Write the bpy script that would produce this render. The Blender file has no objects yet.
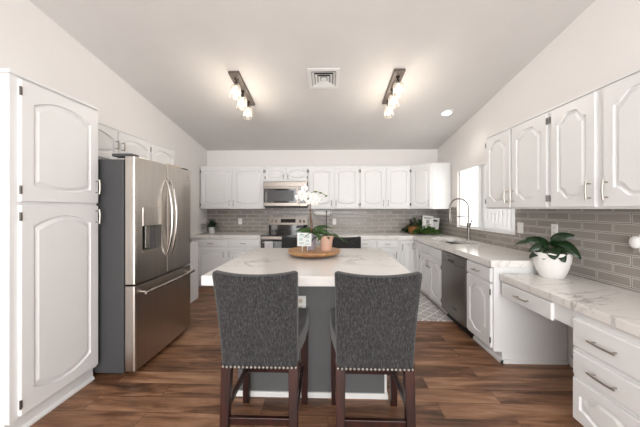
import bpy, bmesh, math, random
from mathutils import Vector, Matrix
random.seed(4)
PI = math.pi
C = bpy.context.scene.collection
S = bpy.context.scene
F_PX = 272.0
# ------------------------------------------------------------------ camera
cam = bpy.data.cameras.new('camera'); co = bpy.data.objects.new('camera', cam); C.objects.link(co)
cam.sensor_width = 36; cam.lens = F_PX / 640 * 36
cam.shift_y = -4.5 / 640
cam.clip_start = 0.05
co.location = (0, 0, 1.37); co.rotation_euler = (PI / 2, 0, math.atan(8 / F_PX))
S.camera = co
# ------------------------------------------------------------------ world, lights, exposure
w = bpy.data.worlds.new('world'); S.world = w; w.use_nodes = True
bg = w.node_tree.nodes['Background']; bg.inputs[0].default_value = (1.0, 1.0, 1.0, 1); bg.inputs[1].default_value = 2.4
def area(name, loc, rot, sx, sy, power, col):
    l = bpy.data.lights.new(name, 'AREA'); l.shape = 'RECTANGLE'; l.size = sx; l.size_y = sy; l.energy = power; l.color = col
    o = bpy.data.objects.new(name, l); C.objects.link(o); o.location = loc; o.rotation_euler = rot
    return o
area('added_front_fill', (0, -2.45, 1.5), (-PI / 2, 0, PI), 3.4, 2.3, 60, (1.0, 0.99, 0.985))  # added fill lamp behind the camera, brightens the room from the front
S.view_settings.view_transform = 'Standard'; S.view_settings.look = 'None'
S.view_settings.exposure = 0.86; S.view_settings.gamma = 1.0; S.view_settings.use_curve_mapping = False

# ------------------------------------------------------------------ materials
def new_mat(name):
    m = bpy.data.materials.new(name); m.use_nodes = True
    nt = m.node_tree; return m, nt, nt.nodes['Principled BSDF']
def nd(nt, t, **kw):
    n = nt.nodes.new(t)
    for k, v in kw.items():
        if k.startswith('i_'): n.inputs[k[2:].replace('_', ' ')].default_value = v
        else: setattr(n, k, v)
    return n
def ramp(nt, stops):
    r = nd(nt, 'ShaderNodeValToRGB'); e = r.color_ramp.elements
    while len(e) < len(stops): e.new(0.5)
    for k, (p, c) in enumerate(stops):
        e[k].position = p; e[k].color = (*c, 1) if len(c) == 3 else c
    return r
def plain(name, col, rough=0.5, metal=0.0, var=0.03, scale=12, bump=0.0, emit=None, es=0, trans=0, ior=1.45, coat=0):
    m, nt, b = new_mat(name); L = nt.links
    tc = nd(nt, 'ShaderNodeTexCoord'); n = nd(nt, 'ShaderNodeTexNoise', i_Scale=scale, i_Detail=3.0)
    L.new(tc.outputs['Object'], n.inputs['Vector'])
    lo = tuple(max(0, c * (1 - var)) for c in col); hi = tuple(min(1, c * (1 + var)) for c in col)
    r = ramp(nt, [(0.3, lo), (0.7, hi)]); L.new(n.outputs['Fac'], r.inputs['Fac']); L.new(r.outputs['Color'], b.inputs['Base Color'])
    b.inputs['Roughness'].default_value = rough; b.inputs['Metallic'].default_value = metal
    b.inputs['IOR'].default_value = ior
    if coat: b.inputs['Coat Weight'].default_value = coat
    if trans: b.inputs['Transmission Weight'].default_value = trans
    if emit: b.inputs['Emission Color'].default_value = (*emit, 1); b.inputs['Emission Strength'].default_value = es
    if bump:
        bp = nd(nt, 'ShaderNodeBump', i_Strength=bump, i_Distance=0.004); L.new(n.outputs['Fac'], bp.inputs['Height']); L.new(bp.outputs['Normal'], b.inputs['Normal'])
    return m
def mat_floor():
    m, nt, b = new_mat('wood_plank_floor'); L = nt.links
    tc = nd(nt, 'ShaderNodeTexCoord')
    br = nd(nt, 'ShaderNodeTexBrick', offset=0.37, offset_frequency=2); br.inputs['Scale'].default_value = 1
    br.inputs['Brick Width'].default_value = 1.22; br.inputs['Row Height'].default_value = 0.15
    br.inputs['Mortar Size'].default_value = 0.0015; br.inputs['Mortar Smooth'].default_value = 0.2
    br.inputs['Color1'].default_value = (0, 0, 0, 1); br.inputs['Color2'].default_value = (1, 1, 1, 1); br.inputs['Mortar'].default_value = (0.3, 0.3, 0.3, 1)
    L.new(tc.outputs['Object'], br.inputs['Vector'])
    # per plank offset feeds the grain so that each board differs
    ml = nd(nt, 'ShaderNodeVectorMath', operation='SCALE'); ml.inputs['Scale'].default_value = 7.0; L.new(br.outputs['Color'], ml.inputs[0])
    ad = nd(nt, 'ShaderNodeVectorMath', operation='ADD'); L.new(tc.outputs['Object'], ad.inputs[0]); L.new(ml.outputs[0], ad.inputs[1])
    mp = nd(nt, 'ShaderNodeMapping'); mp.inputs['Scale'].default_value = (1.1, 7, 1); L.new(ad.outputs[0], mp.inputs['Vector'])
    n1 = nd(nt, 'ShaderNodeTexNoise', i_Scale=1.6, i_Detail=8.0, i_Roughness=0.62, i_Distortion=0.6); L.new(mp.outputs[0], n1.inputs['Vector'])
    mp2 = nd(nt, 'ShaderNodeMapping'); mp2.inputs['Scale'].default_value = (3, 60, 1); L.new(ad.outputs[0], mp2.inputs['Vector'])
    n2 = nd(nt, 'ShaderNodeTexNoise', i_Scale=2.0, i_Detail=4.0); L.new(mp2.outputs[0], n2.inputs['Vector'])
    r = ramp(nt, [(0.27, (0.045, 0.018, 0.008)), (0.42, (0.150, 0.068, 0.033)), (0.55, (0.275, 0.138, 0.073)), (0.75, (0.46, 0.265, 0.155))])
    mix = nd(nt, 'ShaderNodeMath', operation='MULTIPLY_ADD'); L.new(br.outputs['Color'], mix.inputs[0]); mix.inputs[1].default_value = 0.16
    sb = nd(nt, 'ShaderNodeMath', operation='SUBTRACT'); L.new(n1.outputs['Fac'], sb.inputs[0]); sb.inputs[1].default_value = 0.08; L.new(sb.outputs[0], mix.inputs[2])
    m2 = nd(nt, 'ShaderNodeMath', operation='MULTIPLY_ADD'); L.new(n2.outputs['Fac'], m2.inputs[0]); m2.inputs[1].default_value = 0.12; L.new(mix.outputs[0], m2.inputs[2])
    s2 = nd(nt, 'ShaderNodeMath', operation='SUBTRACT'); L.new(m2.outputs[0], s2.inputs[0]); s2.inputs[1].default_value = 0.06
    L.new(s2.outputs[0], r.inputs['Fac'])
    mm = nd(nt, 'ShaderNodeMix', data_type='RGBA', blend_type='MULTIPLY'); L.new(br.outputs['Fac'], mm.inputs[0]); L.new(r.outputs['Color'], mm.inputs[6]); mm.inputs[7].default_value = (0.35, 0.3, 0.28, 1)
    L.new(mm.outputs[2], b.inputs['Base Color']); b.inputs['Roughness'].default_value = 0.42
    bp = nd(nt, 'ShaderNodeBump', i_Strength=0.12, i_Distance=0.003); L.new(n1.outputs['Fac'], bp.inputs['Height']); L.new(bp.outputs['Normal'], b.inputs['Normal'])
    return m
def mat_marble():
    m, nt, b = new_mat('white_veined_quartz'); L = nt.links
    tc = nd(nt, 'ShaderNodeTexCoord')
    mp = nd(nt, 'ShaderNodeMapping'); mp.inputs['Rotation'].default_value = (0, 0, 0.6); mp.inputs['Scale'].default_value = (1, 2.0, 1); L.new(tc.outputs['Object'], mp.inputs['Vector'])
    def vein(scale, width, seed):
        n = nd(nt, 'ShaderNodeTexNoise', noise_dimensions='4D', i_Scale=scale, i_Detail=5.0, i_Roughness=0.55, i_Distortion=0.9); n.inputs['W'].default_value = seed
        L.new(mp.outputs[0], n.inputs['Vector'])
        s = nd(nt, 'ShaderNodeMath', operation='SUBTRACT'); L.new(n.outputs['Fac'], s.inputs[0]); s.inputs[1].default_value = 0.5
        a = nd(nt, 'ShaderNodeMath', operation='ABSOLUTE'); L.new(s.outputs[0], a.inputs[0])
        r = nd(nt, 'ShaderNodeMapRange'); r.inputs['From Max'].default_value = width; r.inputs['To Min'].default_value = 1; r.inputs['To Max'].default_value = 0; L.new(a.outputs[0], r.inputs['Value'])
        return r
    v1, v2 = vein(0.9, 0.012, 1.3), vein(2.2, 0.008, 5.1)
    msk = nd(nt, 'ShaderNodeTexNoise', i_Scale=1.4, i_Detail=2.0); L.new(tc.outputs['Object'], msk.inputs['Vector'])
    mr = nd(nt, 'ShaderNodeMapRange'); mr.inputs['From Min'].default_value = 0.38; mr.inputs['From Max'].default_value = 0.62; L.new(msk.outputs['Fac'], mr.inputs['Value'])
    a = nd(nt, 'ShaderNodeMath', operation='MULTIPLY'); L.new(v2.outputs[0], a.inputs[0]); a.inputs[1].default_value = 0.55
    mx = nd(nt, 'ShaderNodeMath', operation='MAXIMUM'); L.new(v1.outputs[0], mx.inputs[0]); L.new(a.outputs[0], mx.inputs[1])
    mu = nd(nt, 'ShaderNodeMath', operation='MULTIPLY'); L.new(mx.outputs[0], mu.inputs[0]); L.new(mr.outputs[0], mu.inputs[1])
    mf = nd(nt, 'ShaderNodeMath', operation='MULTIPLY'); L.new(mu.outputs[0], mf.inputs[0]); mf.inputs[1].default_value = 0.75
    mix = nd(nt, 'ShaderNodeMix', data_type='RGBA'); L.new(mf.outputs[0], mix.inputs[0]); mix.inputs[6].default_value = (0.80, 0.78, 0.755, 1); mix.inputs[7].default_value = (0.33, 0.31, 0.29, 1)
    L.new(mix.outputs[2], b.inputs['Base Color']); b.inputs['Roughness'].default_value = 0.16
    return m
def mat_tile(name, axis):
    m, nt, b = new_mat(name); L = nt.links
    tc = nd(nt, 'ShaderNodeTexCoord'); sp = nd(nt, 'ShaderNodeSeparateXYZ'); L.new(tc.outputs['Object'], sp.inputs[0])
    cb = nd(nt, 'ShaderNodeCombineXYZ'); L.new(sp.outputs[axis], cb.inputs['X']); L.new(sp.outputs['Z'], cb.inputs['Y'])
    def brick(mort, c1, c2, cm, sm):
        br = nd(nt, 'ShaderNodeTexBrick', offset=0.5); br.inputs['Scale'].default_value = 1
        br.inputs['Brick Width'].default_value = 0.245; br.inputs['Row Height'].default_value = 0.0745; br.inputs['Mortar Size'].default_value = mort
        br.inputs['Mortar Smooth'].default_value = sm
        br.inputs['Color1'].default_value = (*c1, 1); br.inputs['Color2'].default_value = (*c2, 1); br.inputs['Mortar'].default_value = (*cm, 1)
        L.new(cb.outputs[0], br.inputs['Vector']); return br
    b1 = brick(0.0095, (0.27, 0.245, 0.222), (0.325, 0.297, 0.27), (0.48, 0.45, 0.415), 0.1)   # tile face; bevelled border painted lighter to give its highlight
    b2 = brick(0.0022, (1, 1, 1), (1, 1, 1), (0, 0, 0), 0.1)
    mix = nd(nt, 'ShaderNodeMix', data_type='RGBA'); L.new(b2.outputs['Fac'], mix.inputs[0]); L.new(b1.outputs['Color'], mix.inputs[6]); mix.inputs[7].default_value = (0.20, 0.185, 0.17, 1)
    L.new(mix.outputs[2], b.inputs['Base Color']); b.inputs['Roughness'].default_value = 0.22
    b3 = brick(0.011, (1, 1, 1), (1, 1, 1), (0, 0, 0), 1.0)
    inv = nd(nt, 'ShaderNodeMath', operation='SUBTRACT'); inv.inputs[0].default_value = 1; L.new(b3.outputs['Fac'], inv.inputs[1])
    bp = nd(nt, 'ShaderNodeBump', i_Strength=0.5, i_Distance=0.004); L.new(inv.outputs[0], bp.inputs['Height']); L.new(bp.outputs['Normal'], b.inputs['Normal'])
    return m
def mat_steel(name, col, rough, vertical=True):
    m, nt, b = new_mat(name); L = nt.links
    tc = nd(nt, 'ShaderNodeTexCoord'); mp = nd(nt, 'ShaderNodeMapping'); mp.inputs['Scale'].default_value = (90, 90, 1.2) if vertical else (1.2, 1.2, 90)
    L.new(tc.outputs['Object'], mp.inputs['Vector'])
    n = nd(nt, 'ShaderNodeTexNoise', i_Scale=1.5, i_Detail=4.0); L.new(mp.outputs[0], n.inputs['Vector'])
    r = ramp(nt, [(0.3, tuple(c * 0.9 for c in col)), (0.7, tuple(min(1, c * 1.06) for c in col))]); L.new(n.outputs['Fac'], r.inputs['Fac']); L.new(r.outputs['Color'], b.inputs['Base Color'])
    r2 = nd(nt, 'ShaderNodeMapRange'); r2.inputs['To Min'].default_value = rough * 0.85; r2.inputs['To Max'].default_value = rough * 1.2; L.new(n.outputs['Fac'], r2.inputs['Value']); L.new(r2.outputs[0], b.inputs['Roughness'])
    b.inputs['Metallic'].default_value = 1
    return m
def mat_fabric(name, c1, c2, c3):
    m, nt, b = new_mat(name); L = nt.links
    tc = nd(nt, 'ShaderNodeTexCoord')
    mp = nd(nt, 'ShaderNodeMapping'); mp.inputs['Scale'].default_value = (170, 170, 16); L.new(tc.outputs['Object'], mp.inputs['Vector'])
    n = nd(nt, 'ShaderNodeTexNoise', i_Scale=1.0, i_Detail=3.0, i_Roughness=0.7); L.new(mp.outputs[0], n.inputs['Vector'])
    mp2 = nd(nt, 'ShaderNodeMapping'); mp2.inputs['Scale'].default_value = (60, 60, 320); L.new(tc.outputs['Object'], mp2.inputs['Vector'])
    n2 = nd(nt, 'ShaderNodeTexNoise', i_Scale=1.0, i_Detail=2.0); L.new(mp2.outputs[0], n2.inputs['Vector'])
    a = nd(nt, 'ShaderNodeMath', operation='MULTIPLY_ADD'); L.new(n2.outputs['Fac'], a.inputs[0]); a.inputs[1].default_value = 0.35
    s = nd(nt, 'ShaderNodeMath', operation='SUBTRACT'); L.new(n.outputs['Fac'], s.inputs[0]); s.inputs[1].default_value = 0.175; L.new(s.outputs[0], a.inputs[2])
    r = ramp(nt, [(0.36, c1), (0.5, c2), (0.66, c3)]); L.new(a.outputs[0], r.inputs['Fac']); L.new(r.outputs['Color'], b.inputs['Base Color'])
    b.inputs['Roughness'].default_value = 0.95; b.inputs['Sheen Weight'].default_value = 0.2
    bp = nd(nt, 'ShaderNodeBump', i_Strength=0.35, i_Distance=0.002); L.new(a.outputs[0], bp.inputs['Height']); L.new(bp.outputs['Normal'], b.inputs['Normal'])
    return m
def mat_grain(name, c1, c2, scale, rough=0.4):
    m, nt, b = new_mat(name); L = nt.links
    tc = nd(nt, 'ShaderNodeTexCoord'); mp = nd(nt, 'ShaderNodeMapping'); mp.inputs['Scale'].default_value = scale; L.new(tc.outputs['Object'], mp.inputs['Vector'])
    n = nd(nt, 'ShaderNodeTexNoise', i_Scale=1.0, i_Detail=6.0, i_Distortion=0.8); L.new(mp.outputs[0], n.inputs['Vector'])
    r = ramp(nt, [(0.32, c1), (0.66, c2)]); L.new(n.outputs['Fac'], r.inputs['Fac']); L.new(r.outputs['Color'], b.inputs['Base Color']); b.inputs['Roughness'].default_value = rough
    return m
def mat_rug():
    m, nt, b = new_mat('trellis_rug'); L = nt.links
    tc = nd(nt, 'ShaderNodeTexCoord'); mp = nd(nt, 'ShaderNodeMapping'); mp.inputs['Rotation'].default_value = (0, 0, PI / 4); mp.inputs['Scale'].default_value = (1, 1, 1); L.new(tc.outputs['Object'], mp.inputs['Vector'])
    sp = nd(nt, 'ShaderNodeSeparateXYZ'); L.new(mp.outputs[0], sp.inputs[0])
    def tri(out, per):
        d = nd(nt, 'ShaderNodeMath', operation='PINGPONG'); L.new(out, d.inputs[0]); d.inputs[1].default_value = per; return d
    a, c = tri(sp.outputs['X'], 0.065), tri(sp.outputs['Y'], 0.065)
    mn = nd(nt, 'ShaderNodeMath', operation='MINIMUM'); L.new(a.outputs[0], mn.inputs[0]); L.new(c.outputs[0], mn.inputs[1])
    n = nd(nt, 'ShaderNodeTexNoise', i_Scale=40.0, i_Detail=4.0); L.new(tc.outputs['Object'], n.inputs['Vector'])
    ad = nd(nt, 'ShaderNodeMath', operation='MULTIPLY_ADD'); L.new(n.outputs['Fac'], ad.inputs[0]); ad.inputs[1].default_value = 0.030; L.new(mn.outputs[0], ad.inputs[2])
    r = ramp(nt, [(0.026, (0.75, 0.73, 0.70)), (0.032, (0.30, 0.30, 0.32)), (0.046, (0.62, 0.60, 0.58)), (0.060, (0.36, 0.36, 0.38)), (0.075, (0.72, 0.70, 0.68))])
    L.new(ad.outputs[0], r.inputs['Fac']); L.new(r.outputs['Color'], b.inputs['Base Color']); b.inputs['Roughness'].default_value = 1
    return m
def mat_leaf(name, c1, c2):
    m = plain(name, c1, 0.4, var=0.25, scale=25); 
    return m
M = dict(
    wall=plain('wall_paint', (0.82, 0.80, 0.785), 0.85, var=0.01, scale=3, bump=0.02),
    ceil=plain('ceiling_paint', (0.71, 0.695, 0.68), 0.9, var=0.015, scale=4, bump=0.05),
    white=plain('cabinet_paint', (0.795, 0.80, 0.80), 0.32, var=0.008, scale=6),
    trim=plain('trim_paint', (0.80, 0.80, 0.79), 0.4, var=0.01),
    floor=mat_floor(), marble=mat_marble(), tile_b=mat_tile('taupe_tile_back', 'X'), tile_r=mat_tile('taupe_tile_right', 'Y'),
    steel=mat_steel('brushed_steel', (0.58, 0.535, 0.49), 0.30), steel_h=mat_steel('brushed_steel_across', (0.30, 0.268, 0.24), 0.32, False),
    dark_steel=mat_steel('dark_steel', (0.22, 0.205, 0.19), 0.32, False),
    nickel=plain('satin_nickel', (0.42, 0.39, 0.35), 0.33, 1.0), chrome=plain('polished_steel', (0.50, 0.475, 0.45), 0.20, 1.0), faucet=plain('faucet_nickel', (0.24, 0.225, 0.21), 0.3, 1.0),
    hinge=plain('hinge_metal', (0.16, 0.15, 0.14), 0.4, 0.9), case=plain('fridge_case', (0.060, 0.061, 0.064), 0.5, bump=0.08, scale=300),
    black=plain('black_glass', (0.006, 0.006, 0.007), 0.08, coat=0.5), blackm=plain('matte_black', (0.012, 0.012, 0.012), 0.5),
    fabric=mat_fabric('charcoal_tweed', (0.006, 0.006, 0.0065), (0.018, 0.018, 0.019), (0.055, 0.055, 0.057)),
    mahog=mat_grain('mahogany_wood', (0.010, 0.0025, 0.002), (0.034, 0.007, 0.004), (25, 25, 3), 0.35),
    tray=mat_grain('tray_wood', (0.30, 0.13, 0.045), (0.56, 0.32, 0.14), (6, 30, 6), 0.4), traybase=plain('tray_base', (0.08, 0.035, 0.015), 0.5),
    island=plain('island_paint_shaded', (0.115, 0.118, 0.12), 0.45), fixture=mat_grain('weathered_fixture', (0.05, 0.04, 0.035), (0.17, 0.14, 0.12), (60, 6, 60), 0.5),  # island grey is darkened to stand for shade under the overhang
    bronze=plain('bronze_socket', (0.045, 0.035, 0.03), 0.4, 0.7),
    plastic=plain('white_plastic', (0.80, 0.79, 0.77), 0.35), slot=plain('outlet_slot', (0.05, 0.05, 0.05), 0.6), cream=plain('socket_cream', (0.62, 0.56, 0.46), 0.4),
    ceramic=plain('white_ceramic', (0.80, 0.785, 0.765), 0.35, var=0.02, scale=60, bump=0.15), lav=plain('lavender_pot', (0.36, 0.33, 0.38), 0.5),
    terra=plain('pink_clay', (0.62, 0.40, 0.31), 0.7, var=0.05), soil=plain('soil', (0.03, 0.02, 0.014), 0.95, var=0.4, scale=120),
    leaf=plain('green_leaf', (0.030, 0.075, 0.016), 0.38, var=0.35, scale=20), leafd=plain('dark_leaf', (0.010, 0.030, 0.009), 0.3, var=0.45, scale=30),
    leafl=plain('fresh_leaf', (0.050, 0.115, 0.020), 0.45, var=0.3, scale=25), stem=plain('brown_stem', (0.16, 0.085, 0.045), 0.7, var=0.3, scale=60), stemg=plain('green_stem', (0.10, 0.17, 0.03), 0.5),
    petal=plain('white_petal', (0.86, 0.84, 0.80), 0.55), yellow=plain('yellow_centre', (0.6, 0.42, 0.08), 0.6), wicker=mat_grain('wicker', (0.09, 0.03, 0.008), (0.30, 0.13, 0.035), (20, 20, 160), 0.7),
    paper=plain('paper', (0.80, 0.79, 0.77), 0.9, bump=0.1, scale=150), card=plain('card', (0.70, 0.72, 0.71), 0.7), teal=plain('card_print', (0.47, 0.56, 0.56), 0.8), ink=plain('ink', (0.03, 0.03, 0.035), 0.8), grey=plain('grey_print', (0.36, 0.36, 0.37), 0.8),
    towel=plain('white_towel', (0.68, 0.66, 0.69), 0.95, bump=0.3, scale=200), towelb=mat_grain('striped_towel', (0.16, 0.18, 0.21), (0.42, 0.43, 0.45), (70, 70, 1), 0.95),
    tan=plain('tan_board', (0.58, 0.47, 0.33), 0.8), rug=mat_rug(),
    blind=plain('blind_vane', (0.85, 0.85, 0.85), 0.7, var=0.01), sink=mat_steel('sink_steel', (0.35, 0.34, 0.33), 0.3),
    bulb=plain('glowing_bulb', (1, 0.9, 0.75), 0.4, emit=(1.0, 0.84, 0.64), es=0.9), lampface=plain('recessed_lens', (0.9, 0.88, 0.85), 0.5, emit=(1, 0.93, 0.84), es=6),
    screen=plain('dark_screen', (0.05, 0.05, 0.052), 0.25), rubber=plain('black_rubber', (0.01, 0.01, 0.01), 0.7),
)
def glass_mat(name, col, rough=0.02):
    m, nt, b = new_mat(name); L = nt.links
    tr = nd(nt, 'ShaderNodeBsdfTransparent'); tr.inputs[0].default_value = (*col, 1)
    gl = nd(nt, 'ShaderNodeBsdfGlossy'); gl.inputs['Roughness'].default_value = rough
    mx = nd(nt, 'ShaderNodeMixShader'); mx.inputs[0].default_value = 0.07
    L.new(tr.outputs[0], mx.inputs[1]); L.new(gl.outputs[0], mx.inputs[2]); L.new(mx.outputs[0], nt.nodes['Material Output'].inputs['Surface'])
    return m
M['glass'] = glass_mat('clear_glass', (0.97, 0.96, 0.94)); 
def jar_mat():
    m, nt, b = new_mat('seeded_jar_glass'); L = nt.links
    tr = nd(nt, 'ShaderNodeBsdfTransparent'); tr.inputs[0].default_value = (0.97, 0.95, 0.92, 1); gl = nd(nt, 'ShaderNodeBsdfGlossy'); gl.inputs['Roughness'].default_value = 0.06
    tl = nd(nt, 'ShaderNodeBsdfTranslucent'); tl.inputs[0].default_value = (0.95, 0.93, 0.9, 1); lw = nd(nt, 'ShaderNodeLayerWeight'); lw.inputs['Blend'].default_value = 0.35
    a = nd(nt, 'ShaderNodeMixShader'); a.inputs[0].default_value = 0.08; L.new(tr.outputs[0], a.inputs[1]); L.new(tl.outputs[0], a.inputs[2])
    c = nd(nt, 'ShaderNodeMixShader'); fm = nd(nt, 'ShaderNodeMath', operation='MULTIPLY'); fm.inputs[1].default_value = 0.8; L.new(lw.outputs['Facing'], fm.inputs[0]); L.new(fm.outputs[0], c.inputs[0]); L.new(a.outputs[0], c.inputs[1]); L.new(gl.outputs[0], c.inputs[2]); L.new(c.outputs[0], nt.nodes['Material Output'].inputs['Surface'])
    return m
M['jar'] = jar_mat()
# translucent vanes let daylight through
def blind_mat():
    m, nt, b = new_mat('translucent_vane'); L = nt.links
    t = nd(nt, 'ShaderNodeBsdfTranslucent'); t.inputs[0].default_value = (0.85, 0.86, 0.87, 1); d = nd(nt, 'ShaderNodeBsdfDiffuse'); d.inputs[0].default_value = (0.85, 0.85, 0.85, 1)
    mx = nd(nt, 'ShaderNodeMixShader'); mx.inputs[0].default_value = 0.35; L.new(d.outputs[0], mx.inputs[1]); L.new(t.outputs[0], mx.inputs[2]); L.new(mx.outputs[0], nt.nodes['Material Output'].inputs['Surface'])
    return m
M['blind'] = blind_mat()

# ------------------------------------------------------------------ mesh helpers
def bx(bm, x0, x1, y0, y1, z0, z1):
    v = [bm.verts.new(p) for p in ((x0, y0, z0), (x1, y0, z0), (x1, y1, z0), (x0, y1, z0), (x0, y0, z1), (x1, y0, z1), (x1, y1, z1), (x0, y1, z1))]
    for f in ((3, 2, 1, 0), (4, 5, 6, 7), (0, 1, 5, 4), (1, 2, 6, 5), (2, 3, 7, 6), (3, 0, 4, 7)): bm.faces.new([v[i] for i in f])
def prism(bm, poly, axis, a0, a1):
    """poly: 2-D points; axis 'x','y','z' is the extrusion direction."""
    def P(p, a): return {'x': (a, p[0], p[1]), 'y': (p[0], a, p[1]), 'z': (p[0], p[1], a)}[axis]
    A = [bm.verts.new(P(p, a0)) for p in poly]; B = [bm.verts.new(P(p, a1)) for p in poly]
    bm.faces.new(A); bm.faces.new(B[::-1]); n = len(poly)
    for i in range(n): bm.faces.new((A[i], B[i], B[(i + 1) % n], A[(i + 1) % n]))
def tube(bm, pts, r, seg=10, caps=True):
    pts = [Vector(p) for p in pts]; rs = r if isinstance(r, (list, tuple)) else [r] * len(pts)
    rings = []; up = None
    for i, p in enumerate(pts):
        d = (pts[min(i + 1, len(pts) - 1)] - pts[max(i - 1, 0)]).normalized()
        if up is None: up = d.orthogonal().normalized()
        else: up = (up - d * up.dot(d)).normalized()
        s = d.cross(up)
        rings.append([bm.verts.new(p + (up * math.cos(2 * PI * k / seg) + s * math.sin(2 * PI * k / seg)) * rs[i]) for k in range(seg)])
    for a, b in zip(rings, rings[1:]):
        for k in range(seg): bm.faces.new((a[k], a[(k + 1) % seg], b[(k + 1) % seg], b[k]))
    if caps: bm.faces.new(rings[0][::-1]); bm.faces.new(rings[-1])
def lathe(bm, prof, c=(0, 0, 0), seg=32, rad=None):
    """prof: (r, z) from bottom to top; rad(angle) scales the radius; ends at r=0 close."""
    rings = []
    for r, z in prof:
        if r < 1e-6: rings.append([bm.verts.new((c[0], c[1], c[2] + z))])
        else:
            rings.append([bm.verts.new((c[0] + r * (rad(2 * PI * k / seg, z) if rad else 1) * math.cos(2 * PI * k / seg), c[1] + r * (rad(2 * PI * k / seg, z) if rad else 1) * math.sin(2 * PI * k / seg), c[2] + z)) for k in range(seg)])
    for a, b in zip(rings, rings[1:]):
        for k in range(seg):
            k2 = (k + 1) % seg
            if len(a) == 1 and len(b) == 1: continue
            if len(a) == 1: bm.faces.new((a[0], b[k2], b[k]))
            elif len(b) == 1: bm.faces.new((a[k], a[k2], b[0]))
            else: bm.faces.new((a[k], a[k2], b[k2], b[k]))
def obj(name, bm, mat, parent=None, smooth=False, bevel=0.0, seg=2):
    bmesh.ops.recalc_face_normals(bm, faces=bm.faces)
    me = bpy.data.meshes.new(name); bm.to_mesh(me); bm.free()
    me.materials.append(M[mat] if isinstance(mat, str) else mat)
    if smooth:
        for p in me.polygons: p.use_smooth = True
        try: me.set_sharp_from_angle(angle=math.radians(38))
        except Exception: pass
    o = bpy.data.objects.new(name, me); C.objects.link(o)
    if parent: o.parent = parent
    if bevel:
        b = o.modifiers.new('edge', 'BEVEL'); b.width = bevel; b.segments = seg; b.limit_method = 'ANGLE'; b.angle_limit = math.radians(40)
    return o
def box(name, mat, parent, dims, bevel=0.0):
    bm = bmesh.new(); bx(bm, *dims); return obj(name, bm, mat, parent, bevel=bevel)
def tubeo(name, mat, parent, pts, r, seg=10):
    bm = bmesh.new(); tube(bm, pts, r, seg); return obj(name, bm, mat, parent, smooth=True)
def tag(o, label, cat, group=None):
    o['label'] = label; o['category'] = cat
    if group: o['group'] = group
    return o
def thing(name, label, cat, loc=(0, 0, 0), rotz=0.0, group=None):
    o = bpy.data.objects.new(name, None); C.objects.link(o); o.location = loc; o.rotation_euler = (0, 0, rotz); o.empty_display_size = 0.1
    return tag(o, label, cat, group)
def struct(name, bm, mat, parent=None):
    o = obj(name, bm, mat, parent)
    if parent is None: o['kind'] = 'structure'
    return o
def dup(root, label, loc=None, rotz=None):
    r = root.copy(); C.objects.link(r); r['label'] = label
    if loc: r.location = loc
    if rotz is not None: r.rotation_euler = (0, 0, rotz)
    for ch in list(root.children):
        c = ch.copy(); C.objects.link(c); c.parent = r
        for g in list(ch.children):
            d = g.copy(); C.objects.link(d); d.parent = c
    return r

# ------------------------------------------------------------------ room
XL, XR, YB, YF = -2.40, 2.125, 5.34, -2.6
def zc(y): return 2.53 + 0.16 * (YB - y)
T = 0.12
bm = bmesh.new(); bx(bm, XL - T, XR + T, YF - T, YB + T, -0.1, 0); struct('floor', bm, 'floor')
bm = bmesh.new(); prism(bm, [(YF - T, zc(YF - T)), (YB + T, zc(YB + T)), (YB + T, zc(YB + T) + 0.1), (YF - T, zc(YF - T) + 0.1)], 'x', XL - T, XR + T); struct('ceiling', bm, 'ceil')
bm = bmesh.new(); bx(bm, XL - T, XR + T, YB, YB + T, 0, zc(YB)); struct('wall_back', bm, 'wall')
bm = bmesh.new(); prism(bm, [(YF - T, 0), (YB, 0), (YB, zc(YB)), (YF - T, zc(YF - T))], 'x', XL - T, XL); struct('wall_left', bm, 'wall')
WY0, WY1, WZ0, WZ1 = 3.14, 4.53, 1.075, 2.01
bm = bmesh.new()
prism(bm, [(YF - T, 0), (WY0, 0), (WY0, zc(WY0)), (YF - T, zc(YF - T))], 'x', XR, XR + T)
prism(bm, [(WY1, 0), (YB, 0), (YB, zc(YB)), (WY1, zc(WY1))], 'x', XR, XR + T)
bx(bm, XR, XR + T, WY0, WY1, 0, WZ0)
prism(bm, [(WY0, WZ1), (WY1, WZ1), (WY1, zc(WY1)), (WY0, zc(WY0))], 'x', XR, XR + T)
struct('wall_right', bm, 'wall')
bm = bmesh.new(); bx(bm, XL, -1.8, YF - T, YF, 0, zc(YF)); bx(bm, 1.8, XR, YF - T, YF, 0, zc(YF)); bx(bm, -1.8, 1.8, YF - T, YF, 2.7, zc(YF)); struct('wall_front', bm, 'wall')
# tile splashbacks
bm = bmesh.new(); bx(bm, XL, XR, YB - 0.01, YB, 0.90, 1.40); struct('trim_1', bm, 'tile_b')
bm = bmesh.new(); bx(bm, XR - 0.01, XR, WY1, YB - 0.01, 0.90, 1.40); bx(bm, XR - 0.01, XR, WY0, WY1, 0.90, WZ0); bx(bm, XR - 0.01, XR, 0.6, WY0, 0.78, 1.40); struct('trim_2', bm, 'tile_r')
bm = bmesh.new(); bx(bm, XR - 0.014, XR, 1.72, 2.44, 0, 0.09); struct('baseboard_right', bm, 'trim')
bm = bmesh.new(); bx(bm, XL, XL + 0.014, YF, 1.5, 0, 0.09); struct('baseboard_left', bm, 'trim')
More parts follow.
